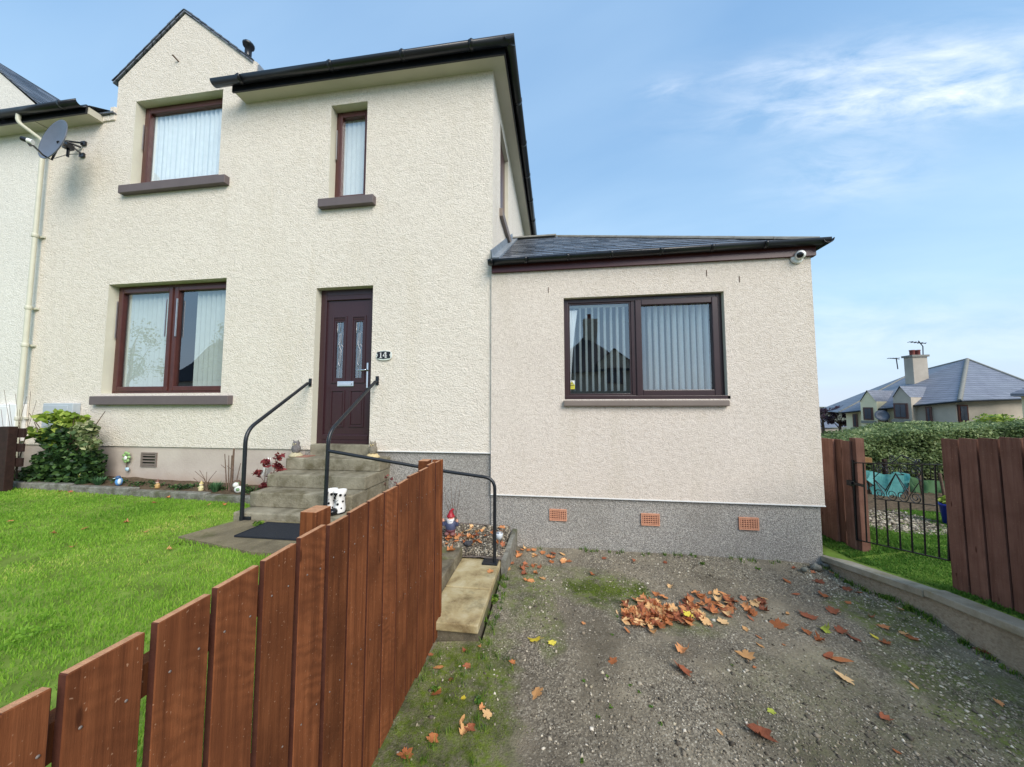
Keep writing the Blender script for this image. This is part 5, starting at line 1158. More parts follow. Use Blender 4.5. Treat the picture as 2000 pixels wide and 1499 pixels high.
# white cat-like ornament on the wall behind the red plant
c = Vector(Yp(522, 912, 3.95)); m = MB(); m.tube([c+Vector((-.06,0,-.11)), c+Vector((-.03,0,-.03)), c+Vector((.0,0,.04)), c+Vector((.03,0,.06))], [.008,.022,.034,.020], 10); m.ball(c+Vector((.03,-.01,.07)), .028, 10, 7); m.tube([c+Vector((.015,0,.09)), c+Vector((.005,0,.125))], [.010,.002], 6); m.tube([c+Vector((.04,0,.09)), c+Vector((.045,0,.12))], [.009,.002], 6)
solo('cat_ornament', m, MT['whitep'], 'white climbing cat ornament behind the dark red plant', 'ornament', tuple(c))
# bucket and netting in the side garden
c = Zp(1866, 1030, -1.47); r = .115; c = Vector((c[0], c[1], -1.47)); hb = abs(Yp(1848, 985, c.y)[2]+1.47)
t = thing('plastic_bucket', 'blue plastic bucket with green plants behind the iron gate', 'bucket', tuple(c)); m = MB(); m.lathe([(0,0),(r*.78,0),(r,hb),(r*1.06,hb),(r*1.06,hb-.02),(r*1.02,hb-.02)], c, 20); m.lathe([(r*.94,hb-.002),(r*.9,hb-.05),(0,hb-.05)], c, 20); part('tub', m, MT['blue'], t)
def leafmesh(P, size, up=.3, seedv=0, aspect=.55):
    """n small pointed leaves (2 triangles folded) at points P"""
    r2 = np.random.default_rng(seedv); n = len(P); d = r2.normal(size=(n,3)); d[:,2] = d[:,2]*.6+up*.3; d /= np.linalg.norm(d, axis=1)[:,None]
    a = r2.normal(size=(n,3)); s = np.cross(d, a); s /= np.linalg.norm(s, axis=1)[:,None]; nn = np.cross(s, d)
    L = size*r2.uniform(.6, 1.3, n)[:,None]; W = L*aspect
    V = np.stack([P-d*L*.5, P+s*W*.5+nn*L*.06-d*L*.02, P+d*L*.5-nn*L*.08, P-s*W*.5+nn*L*.06-d*L*.02], 1).reshape(-1,3)
    b = np.arange(n)[:,None]*4; T = np.concatenate([b+np.array([0,1,2]), b+np.array([0,2,3])], 1).reshape(-1,3)
    return V, T
def folpart(name, P, size, mat, parent, seedv=0, up=.3, aspect=.55, kind=None):
    base = np.array(WL.get(parent.name, Vector((0,0,0)))) if parent else np.zeros(3)
    V, T = leafmesh(P, size, up, seedv, aspect); o = put(name, npmesh(name, V-base, T), mat, parent)
    if kind: o['kind'] = kind
    return o
def blobpts(c, r, n, seedv, shell=.5):
    r2 = np.random.default_rng(seedv); d = r2.normal(size=(n,3)); d /= np.linalg.norm(d, axis=1)[:,None]; k = (shell+(1-shell)*r2.uniform(size=n))[:,None]
    return np.array(c)+d*k*np.array(r)
folpart('plants', blobpts(c+Vector((0,0,hb+.03)), (.13,.1,.07), 200, 3), .06, MT['shrubyel'], t, 4)
def sheet(label, pts_top, pts_bot, y, name='garden_netting', mat='tarp', fold=.07, cat='netting'):
    n = 26; V = []; k = 8; T0 = [Vector(Yp(px, py, y)) for px, py in pts_top]; B0 = [Vector(Yp(px, py, y)) for px, py in pts_bot]
    def samp(L, t): f = t*(len(L)-1); i = min(int(f), len(L)-2); return L[i].lerp(L[i+1], f-i)
    for j in range(k+1):
        for i in range(n+1):
            p = samp(T0, i/n).lerp(samp(B0, i/n), j/k); p = p + Vector((0, fold*math.sin(i*1.1+j*.35)*(.4+.6*j/k)+fold*.5*math.sin(i*2.9), 0)); V.append(p)
    m = MB().add(V, [(j*(n+1)+i, j*(n+1)+i+1, (j+1)*(n+1)+i+1, (j+1)*(n+1)+i) for j in range(k) for i in range(n)], True)
    return solo(name, m, MT[mat], label, cat, tuple(V[0]))
sheet('teal green netting sheet slung over stakes behind the iron gate', [(1680,918),(1700,920),(1730,928),(1752,922),(1775,926)], [(1684,962),(1690,935),(1722,985),(1752,996),(1768,940)], 6.0)
sheet('small grey green netting drape right of the brighter teal netting', [(1775,930),(1800,938),(1845,940)], [(1775,960),(1800,975),(1845,965)], 6.3, mat='needle')
for k, (px, py) in enumerate(((1694,1000),(1706,1002),(1752,1000),(1771,1010),(1800,1010),(1842,1010))):
    a = Yp(px, 925, 6.1); solo('garden_stake', MB().tube([(a[0]+.05*math.sin(k), 6.1, a[2]), (a[0], 6.1, -1.5)], .018, 6), MT['bark'], 'thin grey stake holding up the netting behind the gate', 'stake', (a[0], 6.1, -1.5), group='stakes holding the garden netting')
# dark wire mesh panel at the back
wf = thing('wire_fence', 'dark wire mesh fence in front of the hedge bottom', 'fence', (6, 6.6, -1.5))
m = MB()
for k in range(46): x = 4.4+k*.11; m.box(x-.004, x+.004, 6.6, 6.606, -1.5, -.98)
for k in range(6): z = -1.45+k*.09; m.box(4.4, 9.4, 6.606, 6.612, z-.004, z+.004)
part('mesh_panel', m, MT['black'], wf)
for k in range(5): part('post', MB().box(4.4+k*1.2, 4.45+k*1.2, 6.615, 6.66, -1.55, -.95), MT['darkfence'], wf)

# ================================================================== PLANTS
def stems(parent, base, tips, r0=.012, r1=.003, bend=.05, seedv=1, mat='bark', each=False):
    r2 = random.Random(seedv); m = MB(); out = []
    for tpt in tips:
        a, b = Vector(base), Vector(tpt); a = a+Vector((r2.uniform(-.04,.04), r2.uniform(-.03,.03), 0)); mid = a.lerp(b, .5)+Vector((r2.uniform(-bend,bend), r2.uniform(-bend,bend), r2.uniform(0,bend)))
        pts = [a, a.lerp(mid, .6), mid, mid.lerp(b, .55), b]; q = MB() if each else m; q.tube(pts, [r0, r0*.85, r0*.6, r0*.4, r1], 6)
        if each: part('twig', q, MT[mat], parent)
    if not each: part('stem', m, MT[mat], parent)
# big shrub by the downpipe
c = Vector(Yp(125, 890, 3.82)); b = Vector((c.x, 3.82, -1.02)); sh = thing('leafy_shrub', 'bushy green shrub with yellow tips in front of the grey meter cabinet', 'shrub', tuple(b))
stems(sh, b, [b+Vector((random.uniform(-.6,.55), random.uniform(-.15,.1), random.uniform(.5,.95))) for _ in range(14)], .012, .004)
P = np.concatenate([blobpts(Yp(px, py, 3.80), r, n, 20+i, .35) for i, (px, py, r, n) in enumerate(((125,905,(.42,.20,.30),1500),(95,925,(.36,.18,.20),800),(165,910,(.28,.16,.28),900),(120,855,(.36,.17,.18),700),(60,935,(.45,.15,.10),500),(150,935,(.42,.15,.14),600)))])
folpart('foliage', P, .068, MT['shrub'], sh, 5, .4, .7)
P = np.concatenate([blobpts(Yp(px, py, 3.76), r, n, 40+i, .3) for i, (px, py, r, n) in enumerate(((115,815,(.34,.14,.10),210),(90,845,(.26,.14,.10),130),(140,820,(.22,.12,.10),120),(100,862,(.22,.1,.07),60)))])
folpart('young_leaf', P, .085, MT['shrubyel'], sh, 6, .6, .75)
P = np.concatenate([blobpts(Yp(px, py, 3.74), r, n, 60+i, .3) for i, (px, py, r, n) in enumerate(((165,845,(.20,.12,.16),220),(178,868,(.16,.1,.10),100)))])
folpart('variegated_leaf', P, .07, MT['varieg'], sh, 7, .5, .75)
# low ground cover in the bed (nobody could count it)
P = []
for k in range(84):
    x = -3.45-8*random.random()**1.3; P.append(blobpts((x, random.uniform(3.74,3.94), lawn_z(x,3.7)+.095), (.13,.06,.04), 34 if x > -6.3 else 70, 100+k, .2))
g = folpart('ground_cover', np.concatenate(P), .035, MT['shrub'], None, 8, .6, .6, 'stuff'); tag(g, 'low green ground cover between the kerb and the plinth', 'ground cover')
# red plant beside the steps
c = Vector(Yp(520, 935, 3.72)); b = Vector((c.x, 3.74, -1.12)); rp = thing('red_plant', 'dark red leafed plant growing beside the steps', 'plant', tuple(b))
tips = [Vector(Yp(px, py, 3.70)) for px, py in ((545,893),(520,905),(505,925),(540,910),(515,950),(530,930))]; stems(rp, b, tips, .006, .003, .02, 3)
P = np.concatenate([blobpts(t_, (.055,.05,.05), 24, 200+i, .2) for i, t_ in enumerate(tips+[tips[3]+Vector((.04,0,-.03)), tips[4]+Vector((.05,0,.02))])]); folpart('foliage', P, .075, MT['redleaf'], rp, 9, .3, .42)
# bare cut stems by the left handrail
c = Vector(Yp(460, 940, 3.80)); b = Vector((c.x, 3.80, -1.09)); bs = thing('bare_shrub', 'bundle of bare cut stems leaning on the plinth left of the handrail', 'shrub', tuple(b))
for i, (px, py, r) in enumerate(((457,876,.013),(439,887,.006),(447,890,.006),(453,890,.010),(470,905,.005),(480,915,.005))):
    tp = Vector(Yp(px, py, 3.86)); bb = b+Vector(((tp.x-b.x)*.5, 0, 0)); m = MB(); m.tube([bb, bb.lerp(tp, .5)+Vector((.01*math.sin(i*3),0,0)), tp], [r*1.3, r, r*.7], 7)
    if i in (1,3): mid = bb.lerp(tp, .6); m.tube([mid, mid+Vector((-.05,-.02,.05))], [.004,.002], 5)
    part('twig', m, MT['bark'], bs)
m = MB(); m.ball(b+Vector((.02,0,.05)), (.07,.05,.09), 10, 7); part('stump', m, MT['bark'], bs)
# twiggy dead fern and spiky plant
c = Vector(Yp(405, 948, 3.78)); b = Vector((c.x, 3.78, -1.09)); tw = thing('bare_twigs', 'spread of thin bare twigs behind the spiky green plant', 'plant', tuple(b))
stems(tw, b, [Vector(Yp(px, py, 3.78)) for px, py in ((381,921),(390,919),(404,922),(423,920),(378,934))], .006, .003, .02, 5, 'bark', True)
c = Vector(Yp(418, 955, 3.72)); b = Vector((c.x, 3.74, -1.10)); sp_ = thing('spiky_plant', 'tuft of grey green needle leaves behind the kerb', 'plant', tuple(b))
def tuft(parent, b, n, h, w, mat, seedv, name='foliage', wid=.004):
    r2 = np.random.default_rng(seedv); base = np.array(WL[parent.name]); a = r2.uniform(0, 2*PI, n); ln = r2.uniform(.6, 1, n)*h; t = r2.uniform(.05, 1, n)*w
    P0 = np.array(b)+np.stack([np.cos(a)*.02, np.sin(a)*.02, np.zeros(n)], 1); P1 = P0+np.stack([np.cos(a)*t, np.sin(a)*t, ln], 1); s = np.stack([-np.sin(a), np.cos(a), np.zeros(n)], 1)*wid; mid = (P0+P1)/2+np.array([0,0,.1])*h
    V = np.stack([P0-s, P0+s, mid+s, P1, mid-s], 1).reshape(-1,3)-base; q = np.arange(n)[:,None]*5
    T = np.concatenate([q+np.array([0,1,2]), q+np.array([0,2,4]), q+np.array([4,2,3])], 0); return put(name, npmesh(name, V, T), mat, parent)
tuft(sp_, b, 160, .14, .09, MT['needle'], 1)
for px, py, hh in ((163, 937, .09), (190, 935, .12)):
    c = Vector(Yp(px, py, 3.72)); b = Vector((c.x, 3.74, lawn_z(c.x, 3.7)+.06)); q = thing('spiky_plant', 'low grey green plant right of the shrub base' if px == 190 else 'small grey green plant behind the yellow flower ornament', 'plant', tuple(b)); tuft(q, b, 120, hh, .09, MT['needle'], px, wid=.006)
# thin bare shrub at far left
c = Vector(Yp(40, 830, 3.65)); b = Vector((c.x, 3.65, -1.0)); q = thing('bare_shrub', 'thin leafless shrub with pink twigs above the dark fence at the left edge', 'shrub', tuple(b))
stems(q, b, [Vector(Yp(px, py, 3.65)) for px, py in ((8,762),(18,790),(38,800),(52,775),(60,765),(72,782),(30,770),(2,800))], .005, .002, .06, 8, 'bark', True)
# thin twigs by the gnome
for (px, py, tips, lab) in ((905, 1040, ((880,930),(893,945),(900,935),(868,950),(875,975)), 'thin bare shrub against the grey plinth above the gnome'), (765, 985, ((755,930),(765,935),(772,945),(780,950),(750,945)), 'small reddish twiggy shrub beside the steps behind the fence')):
    c = Vector(Yp(px, py, 3.95)); b = Vector((c.x-.08, 3.95, -1.45)); q = thing('bare_shrub', lab, 'shrub', tuple(b)); stems(q, b, [Vector(Yp(a_, b_, 3.93)) for a_, b_ in tips], .004, .0015, .05, 9, 'bark', True)
    if px == 765: folpart('foliage', np.concatenate([blobpts(Yp(a_, b_, 3.93), (.03,.03,.02), 6, 300+i) for i, (a_, b_) in enumerate(tips)]), .035, MT['redleaf'], q, 3)
# hedge
hg = thing('hedge', 'long clipped green hedge across the back of the side garden', 'hedge', (8, 7.8, -1.5))
def htop(x): return -.70+.24*min(1, max(0, (x-5.3)/1.6))+.10*min(1, max(0, (x-6.8)/2.2))
m = MB(); xs_ = [3.2+i*.6 for i in range(24)]
for i in range(23): a, b_ = xs_[i], xs_[i+1]; m.hexa([(a,7.25,-1.6),(b_,7.25,-1.6),(b_,8.4,-1.6),(a,8.4,-1.6)], [(a,7.3,htop(a)-.12),(b_,7.3,htop(b_)-.12),(b_,8.35,htop(b_)-.12),(a,8.35,htop(a)-.12)])
part('hedge_core', m, plain('hedge inner twigs', lin(36,44,26), .95, .3, 8, .1), hg)
r2 = np.random.default_rng(5); n = 80000; x = r2.uniform(3.2, 13.5, n); ht = np.array([htop(v) for v in x]); face = r2.uniform(size=n) < .62
lump = np.array([mnoise.noise(Vector((a*1.7, 0, b_*2.2))) for a, b_ in zip(x, r2.uniform(-1.5, 0, n))])
z = np.where(face, -1.55+(ht+1.55)*r2.uniform(size=n), ht-.10+.12*r2.uniform(size=n)); yy_ = np.where(face, 7.14+.22*r2.uniform(size=n)**1.5, 7.15+1.25*r2.uniform(size=n))
l2 = np.array([mnoise.noise(Vector((a*1.6, c_*.8, b_*2.4))) for a, b_, c_ in zip(x, z, yy_)]); yy_ = yy_-.20*l2*face; z = z+.07*l2
o = folpart('foliage', np.stack([x, yy_, z], 1), .052, MT['hedge'], hg, 6, .5, .66)
P = blobpts(Yp(1945, 818, 7.9), (.35,.3,.10), 260, 9, .2); folpart('young_leaf', P, .07, MT['shrubyel'], hg, 3, .5, .6)

# ================================================================== FAR HOUSES
def onplane(px, py, A, B):
    """sight line through a pixel meets the vertical wall plane through A and B"""
    r = ray(px, py); d = np.array([B[0]-A[0], B[1]-A[1]]); n_ = np.array([-d[1], d[0]]); k = (n_@np.array([A[0], A[1]]))/(n_@r[:2]); return Vector(r*k)
fh = thing('hipped_house', 'distant two storey house with slate hipped roof chimney and dormers beyond the hedge', 'house', (20, 24, -5))
Lc, Cc_, Rc = Vector(Yp(1652, 806, 27)), Vector(Yp(1866, 783, 22.5)), Vector(Yp(2050, 776, 23.2)); gzf = -6.5
cm = onplane(1748, 795, Lc, Cc_); cmb_ = Vector((cm.x, cm.y, 0)); 
def vwall(m, a, b, za, zb, z0): m.quad((a.x,a.y,z0), (b.x,b.y,z0), (b.x,b.y,zb), (a.x,a.y,za))
tmid = (cm.x-Lc.x)/(Cc_.x-Lc.x); zmid = Lc.z+(Cc_.z-Lc.z)*tmid
m = MB(); vwall(m, Lc, cm, Lc.z, zmid, gzf); part('wall', m, MT['farcream'], fh, label='cream rendered left half')
m = MB(); vwall(m, cm, Cc_, zmid, Cc_.z, gzf); vwall(m, Cc_, Rc, Cc_.z, Rc.z, gzf); part('wall', m, MT['fargrey'], fh, label='grey rendered right half')
A_, P1 = Vector(Yp(1889, 702, 27)), Vector(Yp(1782, 729, 31)); ov = Vector((-.25,-.25,-.02)); Le, Ce, Re = Lc+Vector((-.5,-.1,0)), Cc_+Vector((-.15,-.35,0)), Rc+Vector((.4,-.3,0)); Bk = Vector((Rc.x-1, 31, Rc.z)); Bl = Vector((Lc.x+3, 34, Lc.z))
m = MB(); m.quad(Le, Ce, A_, P1); m.quad(Ce, Re, A_); m.quad(Re, Bk, A_); m.quad(Bk, Bl, P1, A_); m.quad(Bl, Le, P1); froof = part('roof', m, MT['farslate'], fh)
m = MB(); m.tube([Ce, A_], .10, 6); m.tube([A_, Re], .08, 6); m.tube([P1, A_], .08, 6); m.tube([Le, P1], .08, 6); part('hip_ridge', m, MT['ridge'], fh)
m = MB()
for a, b in ((Le, Ce), (Ce, Re)): m.tube([a+Vector((0,-.05,-.04)), b+Vector((0,-.05,-.04))], .06, 6)
part('gutter', m, MT['gutter'], fh)
dirf = (Cc_-Lc); dirf.z = 0; dirf.normalize(); nf = Vector((dirf.y, -dirf.x, 0)); 
def fwin(pa, pb, ya, yb, label=None, off=.16):
    a, b = onplane(pa, yb, Lc, Cc_) if pa < 1860 else Vector(Yp(pa, yb, 22.6)), onplane(pb, ya, Lc, Cc_) if pa < 1860 else Vector(Yp(pb, ya, 22.6))
    n_ = nf if pa < 1860 else Vector((0,-1,0)); e = Vector((b.x-a.x, b.y-a.y, 0)); a = a+n_*off
    m = MB(); m.hexa([a, a+e, a+e-n_*.1, a-n_*.1], [v+Vector((0,0,b.z-a.z)) for v in (a, a+e, a+e-n_*.1, a-n_*.1)]); w = part('window', m, MT['mahog'], fh, label=label)
    i = .08; en = e.normalized(); a2 = a+n_*.02+en*i+Vector((0,0,i)); e2 = e-en*2*i; h2 = b.z-a.z-2*i; mid = e2*.48
    for st_, el_ in ((Vector((0,0,0)), mid), (e2-mid, mid)):
        m = MB(); s0 = a2+st_; m.quad(s0, s0+el_, s0+el_+Vector((0,0,h2)), s0+Vector((0,0,h2))); part('pane', m, MT['farwin'], w)
    m = MB(); s0 = a+n_*.03-en*.12-Vector((0,0,.22)); m.hexa([s0, s0+e+en*.24, s0+e+en*.24-n_*.2, s0-n_*.2], [v+Vector((0,0,.16)) for v in (s0, s0+e+en*.24, s0+e+en*.24-n_*.2, s0-n_*.2)]); part('sill', m, MT['ridge'], w)
def fdormer(pc, pt, pl_, pr_, pe, mat):
    ap = onplane(pc, pt, Lc, Cc_); l = onplane(pl_, pe, Lc, Cc_); r = onplane(pr_, pe, Lc, Cc_); q = nf*.58
    m = MB(); lb, rb = Vector((l.x,l.y,l.z-3.4)), Vector((r.x,r.y,r.z-3.4)); m.prism([lb+q, rb+q, r+q, ap+q, l+q], tuple(-nf*1.2)); w = part('dormer', m, mat, fh)
    bk = -nf*2.6; o_ = nf*.66; m = MB(); up = Vector((0,0,.08))
    m.quad(l+o_+up*.2, ap+o_+up, ap+bk+up, l+bk+up*.2); m.quad(ap+o_+up, r+o_+up*.2, r+bk+up*.2, ap+bk+up); part('dormer_roof', m, MT['farslate'], w)
fdormer(1704, 765, 1690, 1722, 785, MT['farcream']); fdormer(1768, 757, 1754, 1789, 777, MT['fargrey'])
fwin(1669, 1676, 809, 834); fwin(1698, 1715, 796, 820, off=.66); fwin(1758, 1783, 788, 817, off=.66); fwin(1812, 1821, 795, 826); fwin(1868, 1884, 791, 824)
c0, c1 = Vector(Yp(1781, 745, 26.5)), Vector(Yp(1814, 697, 26.5)); m = MB().box(c0.x+.15, c1.x-.1, 26.5, 27.1, c0.z-1.6, c1.z); ch = part('chimney', m, MT['fargrey'], fh); part('chimney_cap', MB().box(c0.x+.07, c1.x-.02, 26.42, 27.18, c1.z, c1.z+.14), MT['ridge'], ch)
for k in range(2): part('chimney_pot', MB().lathe([(.13,0),(.13,.3),(.15,.32),(.15,.38),(.1,.38)], (c0.x+.42+k*.34, 26.8, c1.z+.14), 10), MT['potred'], ch)
m = MB(); a = Vector((c1.x+.12, 27, c1.z-.3)); m.tube([a, a+Vector((.05,0,1.1)), a+Vector((-.2,0,1.5))], .03, 5); m.tube([a+Vector((-.75,0,1.45)), a+Vector((.25,0,1.3))], .025, 4)
for k in range(5): m.tube([a+Vector((-.7+.2*k,-.2,1.44-.03*k)), a+Vector((-.7+.2*k,.2,1.44-.03*k))], .018, 4)
part('aerial', m, MT['gutter'], ch); m = MB(); b = Vector((c0.x-.35, 27, c1.z-.8)); m.tube([b, b+Vector((-.05,0,.75))], .03, 5); m.tube([b+Vector((-.55,0,.8)), b+Vector((.15,0,.72))], .022, 4)
for k in range(4): m.tube([b+Vector((-.5+.18*k,-.15,.79)), b+Vector((-.5+.18*k,.15,.79))], .018, 4)
part('aerial', m, MT['gutter'], ch)
m = MB(); pa = onplane(1733, 795, Lc, Cc_)+nf*.2; m.tube([pa, Vector((pa.x, pa.y, gzf))], .07, 6); part('downpipe', m, MT['gutter'], fh)
dc2 = onplane(1734, 812, Lc, Cc_)+nf*.7; m = MB(); m.lathe([(0,-.05),(.2,-.02),(.36,.05),(.36,.07),(.2,0),(0,-.03)], dc2, 16, Vector((-.3,-.9,.25)).to_track_quat('Z','Y').to_matrix()); m.tube([dc2, dc2-nf*.6], .03, 5); part('satellite_dish', m, MT['dish'], fh)
# right edge house
h2 = thing('neighbouring_house', 'cream house with slate eaves just entering at the right edge', 'house', (24, 18, -5)); a, b = Vector(Yp(1994, 772, 18)), Vector(Yp(2100, 760, 18))
ra, rb = Vector((.80,.60,0))*6, Vector((.62,-.78,0))*6
c4 = [Vector((a.x,18,-6.5)), Vector((a.x,18,-6.5))+rb, Vector((a.x,18,-6.5))+rb+ra, Vector((a.x,18,-6.5))+ra]; m = MB().hexa(c4, [Vector((v.x, v.y, a.z)) for v in c4]); part('wall', m, MT['farcream'], h2)
e0 = Vector(Yp(1973, 769, 17.8)); E4 = [e0, e0+rb*1.1, e0+rb*1.1+ra*1.15, e0+ra*1.15]; ct = (E4[0]+E4[2])/2+Vector((0,0,2.6)); m = MB()
for i in range(4): m.quad(E4[i], E4[(i+1) % 4], ct)
m.hexa([v+Vector((0,0,-.12)) for v in E4], E4); part('roof', m, MT['farslate'], h2)
# low far roof left of the hipped house
h3 = thing('far_house', 'far grey slate roof between the extension and the hipped house', 'house', (24, 40, -6)); a, b, c_, d_ = [Vector(Yp(px, py, 40)) for px, py in ((1570,838),(1656,834),(1632,812),(1590,810))]
m = MB(); m.quad(a, b, c_+Vector((0,3,0)), d_+Vector((0,3,0))); m.quad(b, b+Vector((2,8,0)), c_+Vector((0,3,0))); part('roof', m, MT['farslate'], h3); part('wall', MB().box(a.x+.3, b.x-.3, 40.3, 46, -7, a.z), MT['fargrey'], h3)
def tree(label, base, h, crown, mat, n, size, seedv, name='tree', tr=.12, group=None, branches=9):
    t = thing(name, label, 'tree', tuple(base), group=group); b = Vector(base); r2 = random.Random(seedv); m = MB(); m.tube([b, b+Vector((.05*h*.2,0,h*.3)), b+Vector((0,0,h*.62))], [tr, tr*.75, tr*.4], 9)
    P = []
    for k in range(branches):
        a = k*2.4+r2.random(); s0 = b+Vector((0,0,h*(.25+.35*r2.random()))); e = b+Vector((math.cos(a)*crown[0]*r2.uniform(.4,.95), math.sin(a)*crown[1]*r2.uniform(.4,.95), h*r2.uniform(.5,.98))); m.tube([s0, s0.lerp(e, .5)+Vector((0,0,.06*h)), e], [tr*.4, tr*.22, tr*.06], 6); P.append(blobpts(e, (crown[0]*.42, crown[1]*.42, h*.14), n//branches, seedv*50+k, .15))
    part('trunk', m, MT['bark'], t); folpart('crown', np.concatenate(P), size, mat, t, seedv); return t
tree('dark purple leafed tree by the far grey roof', tuple(Yp(1608, 850, 30)), 2.3, (1.5,1.2), MT['purple'], 1600, .16, 3); b = Yp(1641, 850, 30); tree('smaller purple tree next to the cream far house', tuple(b), 1.7, (.7,.7), MT['purple'], 900, .15, 4)

# ================================================================== HOUSES OPPOSITE (seen in the window reflections)
def mir(px, py, yv): v = Yp(px, py, yv); return Vector((v[0], 2*(F+.14)-yv, v[2]))
def opp_house(label, x0, x1, yf, eave, ridge, gables, chim, cream):
    t = thing('opposite_house', label, 'house', ((x0+x1)/2, yf, -1.8)); part('wall', MB().box(x0, x1, yf-8, yf, -2.2, eave), cream, t)
    m = MB(); o = .3; m.quad((x0-o,yf+o,eave),(x1+o,yf+o,eave),(x1-3.2,yf-4,ridge),(x0+3.2,yf-4,ridge)); m.quad((x1+o,yf+o,eave),(x1+o,yf-8.3,eave),(x1-3.2,yf-4,ridge)); m.quad((x0-o,yf-8.3,eave),(x0-o,yf+o,eave),(x0+3.2,yf-4,ridge)); m.quad((x1+o,yf-8.3,eave),(x0-o,yf-8.3,eave),(x0+3.2,yf-4,ridge),(x1-3.2,yf-4,ridge)); part('roof', m, OPS, t)
    for gx_, w, h in gables:
        m = MB().prism([(gx_-w,yf+.05,eave-1),(gx_+w,yf+.05,eave-1),(gx_+w,yf+.05,eave+h*.4),(gx_,yf+.05,eave+h),(gx_-w,yf+.05,eave+h*.4)], (0,-2,0)); part('dormer', m, cream, t)
        m = MB(); m.quad((gx_-w-.1,yf+.2,eave+h*.4-.05),(gx_,yf+.2,eave+h+.06),(gx_,yf-3,eave+h+.06),(gx_-w-.1,yf-3,eave+h*.4-.05)); m.quad((gx_,yf+.2,eave+h+.06),(gx_+w+.1,yf+.2,eave+h*.4-.05),(gx_+w+.1,yf-3,eave+h*.4-.05),(gx_,yf-3,eave+h+.06)); part('dormer_roof', m, OPS, t)
        w_ = part('window', MB().box(gx_-.6, gx_+.6, yf+.05, yf+.09, eave-1.0, eave+.25), MT['mahog'], t); part('pane', MB().box(gx_-.5, gx_+.5, yf+.09, yf+.11, eave-.9, eave+.15), MT['farwin'], w_)
    for wx in (x0+1.5, (x0+x1)/2, x1-1.5): w_ = part('window', MB().box(wx-.7, wx+.7, yf+.0, yf+.05, -.9, .5), MT['mahog'], t); part('pane', MB().box(wx-.6, wx+.6, yf+.05, yf+.07, -.8, .4), MT['farwin'], w_)
    if chim is not None: part('chimney', MB().box(chim-.5, chim+.5, yf-4.4, yf-3.6, ridge-1, ridge+1.3), cream, t); part('chimney_pot', MB().lathe([(.14,0),(.14,.4),(.17,.42),(.1,.44)], (chim, yf-4, ridge+1.3), 10), MT['potred'], t)
OPS = plain('dark wet slate roof', lin(62,60,64), .6, .15, 1.5, .3)
a, b = mir(1118, 727, 24), mir(1262, 727, 24); opp_house('pale house across the road with a chimney and gabled dormer', a.x-2.0, mir(1238, 727, 24).x, a.y, a.z, mir(1200, 655, 28).z, ((mir(1200,700,24).x, 1.3, 1.6),), mir(1150,650,28).x, MT['fargrey'])
a, b = mir(300, 745, 30), mir(455, 745, 30); opp_house('pale house across the road farther along on the left', mir(325,745,30).x, mir(475,745,30).x, a.y, a.z, mir(345, 655, 34).z, (), None, MT['fargrey'])
tree('small leafy street tree across the pavement on the left', tuple(mir(255, 735, 15)-Vector((0,0,2.4))), 5.2, (1.7,1.5), MT['dullgreen'], 1500, .13, 8, tr=.09); tree('slender street tree across the pavement nearer the drive', tuple(mir(438, 730, 15)-Vector((0,0,2.2))), 4.6, (.8,.8), MT['dullgreen'], 900, .12, 9, tr=.07)

# ================================================================== GROUND DETAIL
def chips(name, P, size, mat, label, cat='gravel', seedv=1, flat=.6):
    """angular stones, 8 faces each"""
    r2 = np.random.default_rng(seedv); n = len(P); s = size*r2.lognormal(0, .42, n); s = np.clip(s, size*.4, size*3.0)
    base = np.array([[1,0,0],[-1,0,0],[0,1,0],[0,-1,0],[0,0,1],[0,0,-1]], float); J = base[None]+r2.normal(0, .28, (n,6,3)); J[:,:,2] *= flat
    a = r2.uniform(0, 2*PI, n); ca_, sa_ = np.cos(a), np.sin(a); X = J[:,:,0]*ca_[:,None]-J[:,:,1]*sa_[:,None]; Y = J[:,:,0]*sa_[:,None]+J[:,:,1]*ca_[:,None]
    V = np.stack([X, Y, J[:,:,2]], 2)*s[:,None,None]; V += P[:,None,:]; V[:,:,2] += (s*.15)[:,None]
    T = np.array([[0,2,4],[2,1,4],[1,3,4],[3,0,4],[2,0,5],[1,2,5],[3,1,5],[0,3,5]]); F_ = (np.arange(n)[:,None,None]*6+T[None]).reshape(-1,3)
    o = put(name, npmesh(name, V.reshape(-1,3), F_), mat); o['kind'] = 'stuff'; tag(o, label, cat); return o
def dz_np(x, y): return np.array([drive_z(float(a), float(b)) for a, b in zip(x, y)])
def drive_pts(n, seedv, dens):
    r2 = np.random.default_rng(seedv); y = .85+3.15*r2.uniform(size=n); x = -.80+4.1*r2.uniform(size=n); ok = (x < 2.79+(4.05-y)*.075-.01) & ~((y > 2.42) & (x < -.46)); x, y = x[ok], y[ok]
    d = np.array([dens(float(a), float(b)) for a, b in zip(x, y)]); k = r2.uniform(size=len(x)) < d; x, y = x[k], y[k]; return np.stack([x, y, dz_np(x, y)], 1)
def d_mid(x, y): n_ = mnoise.noise(Vector((x*1.2, y*1.2, 7))); return max(.02, min(1, .34+1.15*n_+.5*mnoise.noise(Vector((x*3.1, y*1.1, 2)))))*(.35 if x < -.25 else 1)
chips('drive_gravel', drive_pts(62000, 1, d_mid), .0036, MT['stone'], 'fine mixed grey gravel scattered over the driveway', seedv=2)
chips('coarse_gravel', drive_pts(9000, 4, lambda x, y: .45*d_mid(x, y)), .0075, MT['stone'], 'larger loose stones scattered on the driveway', seedv=3)
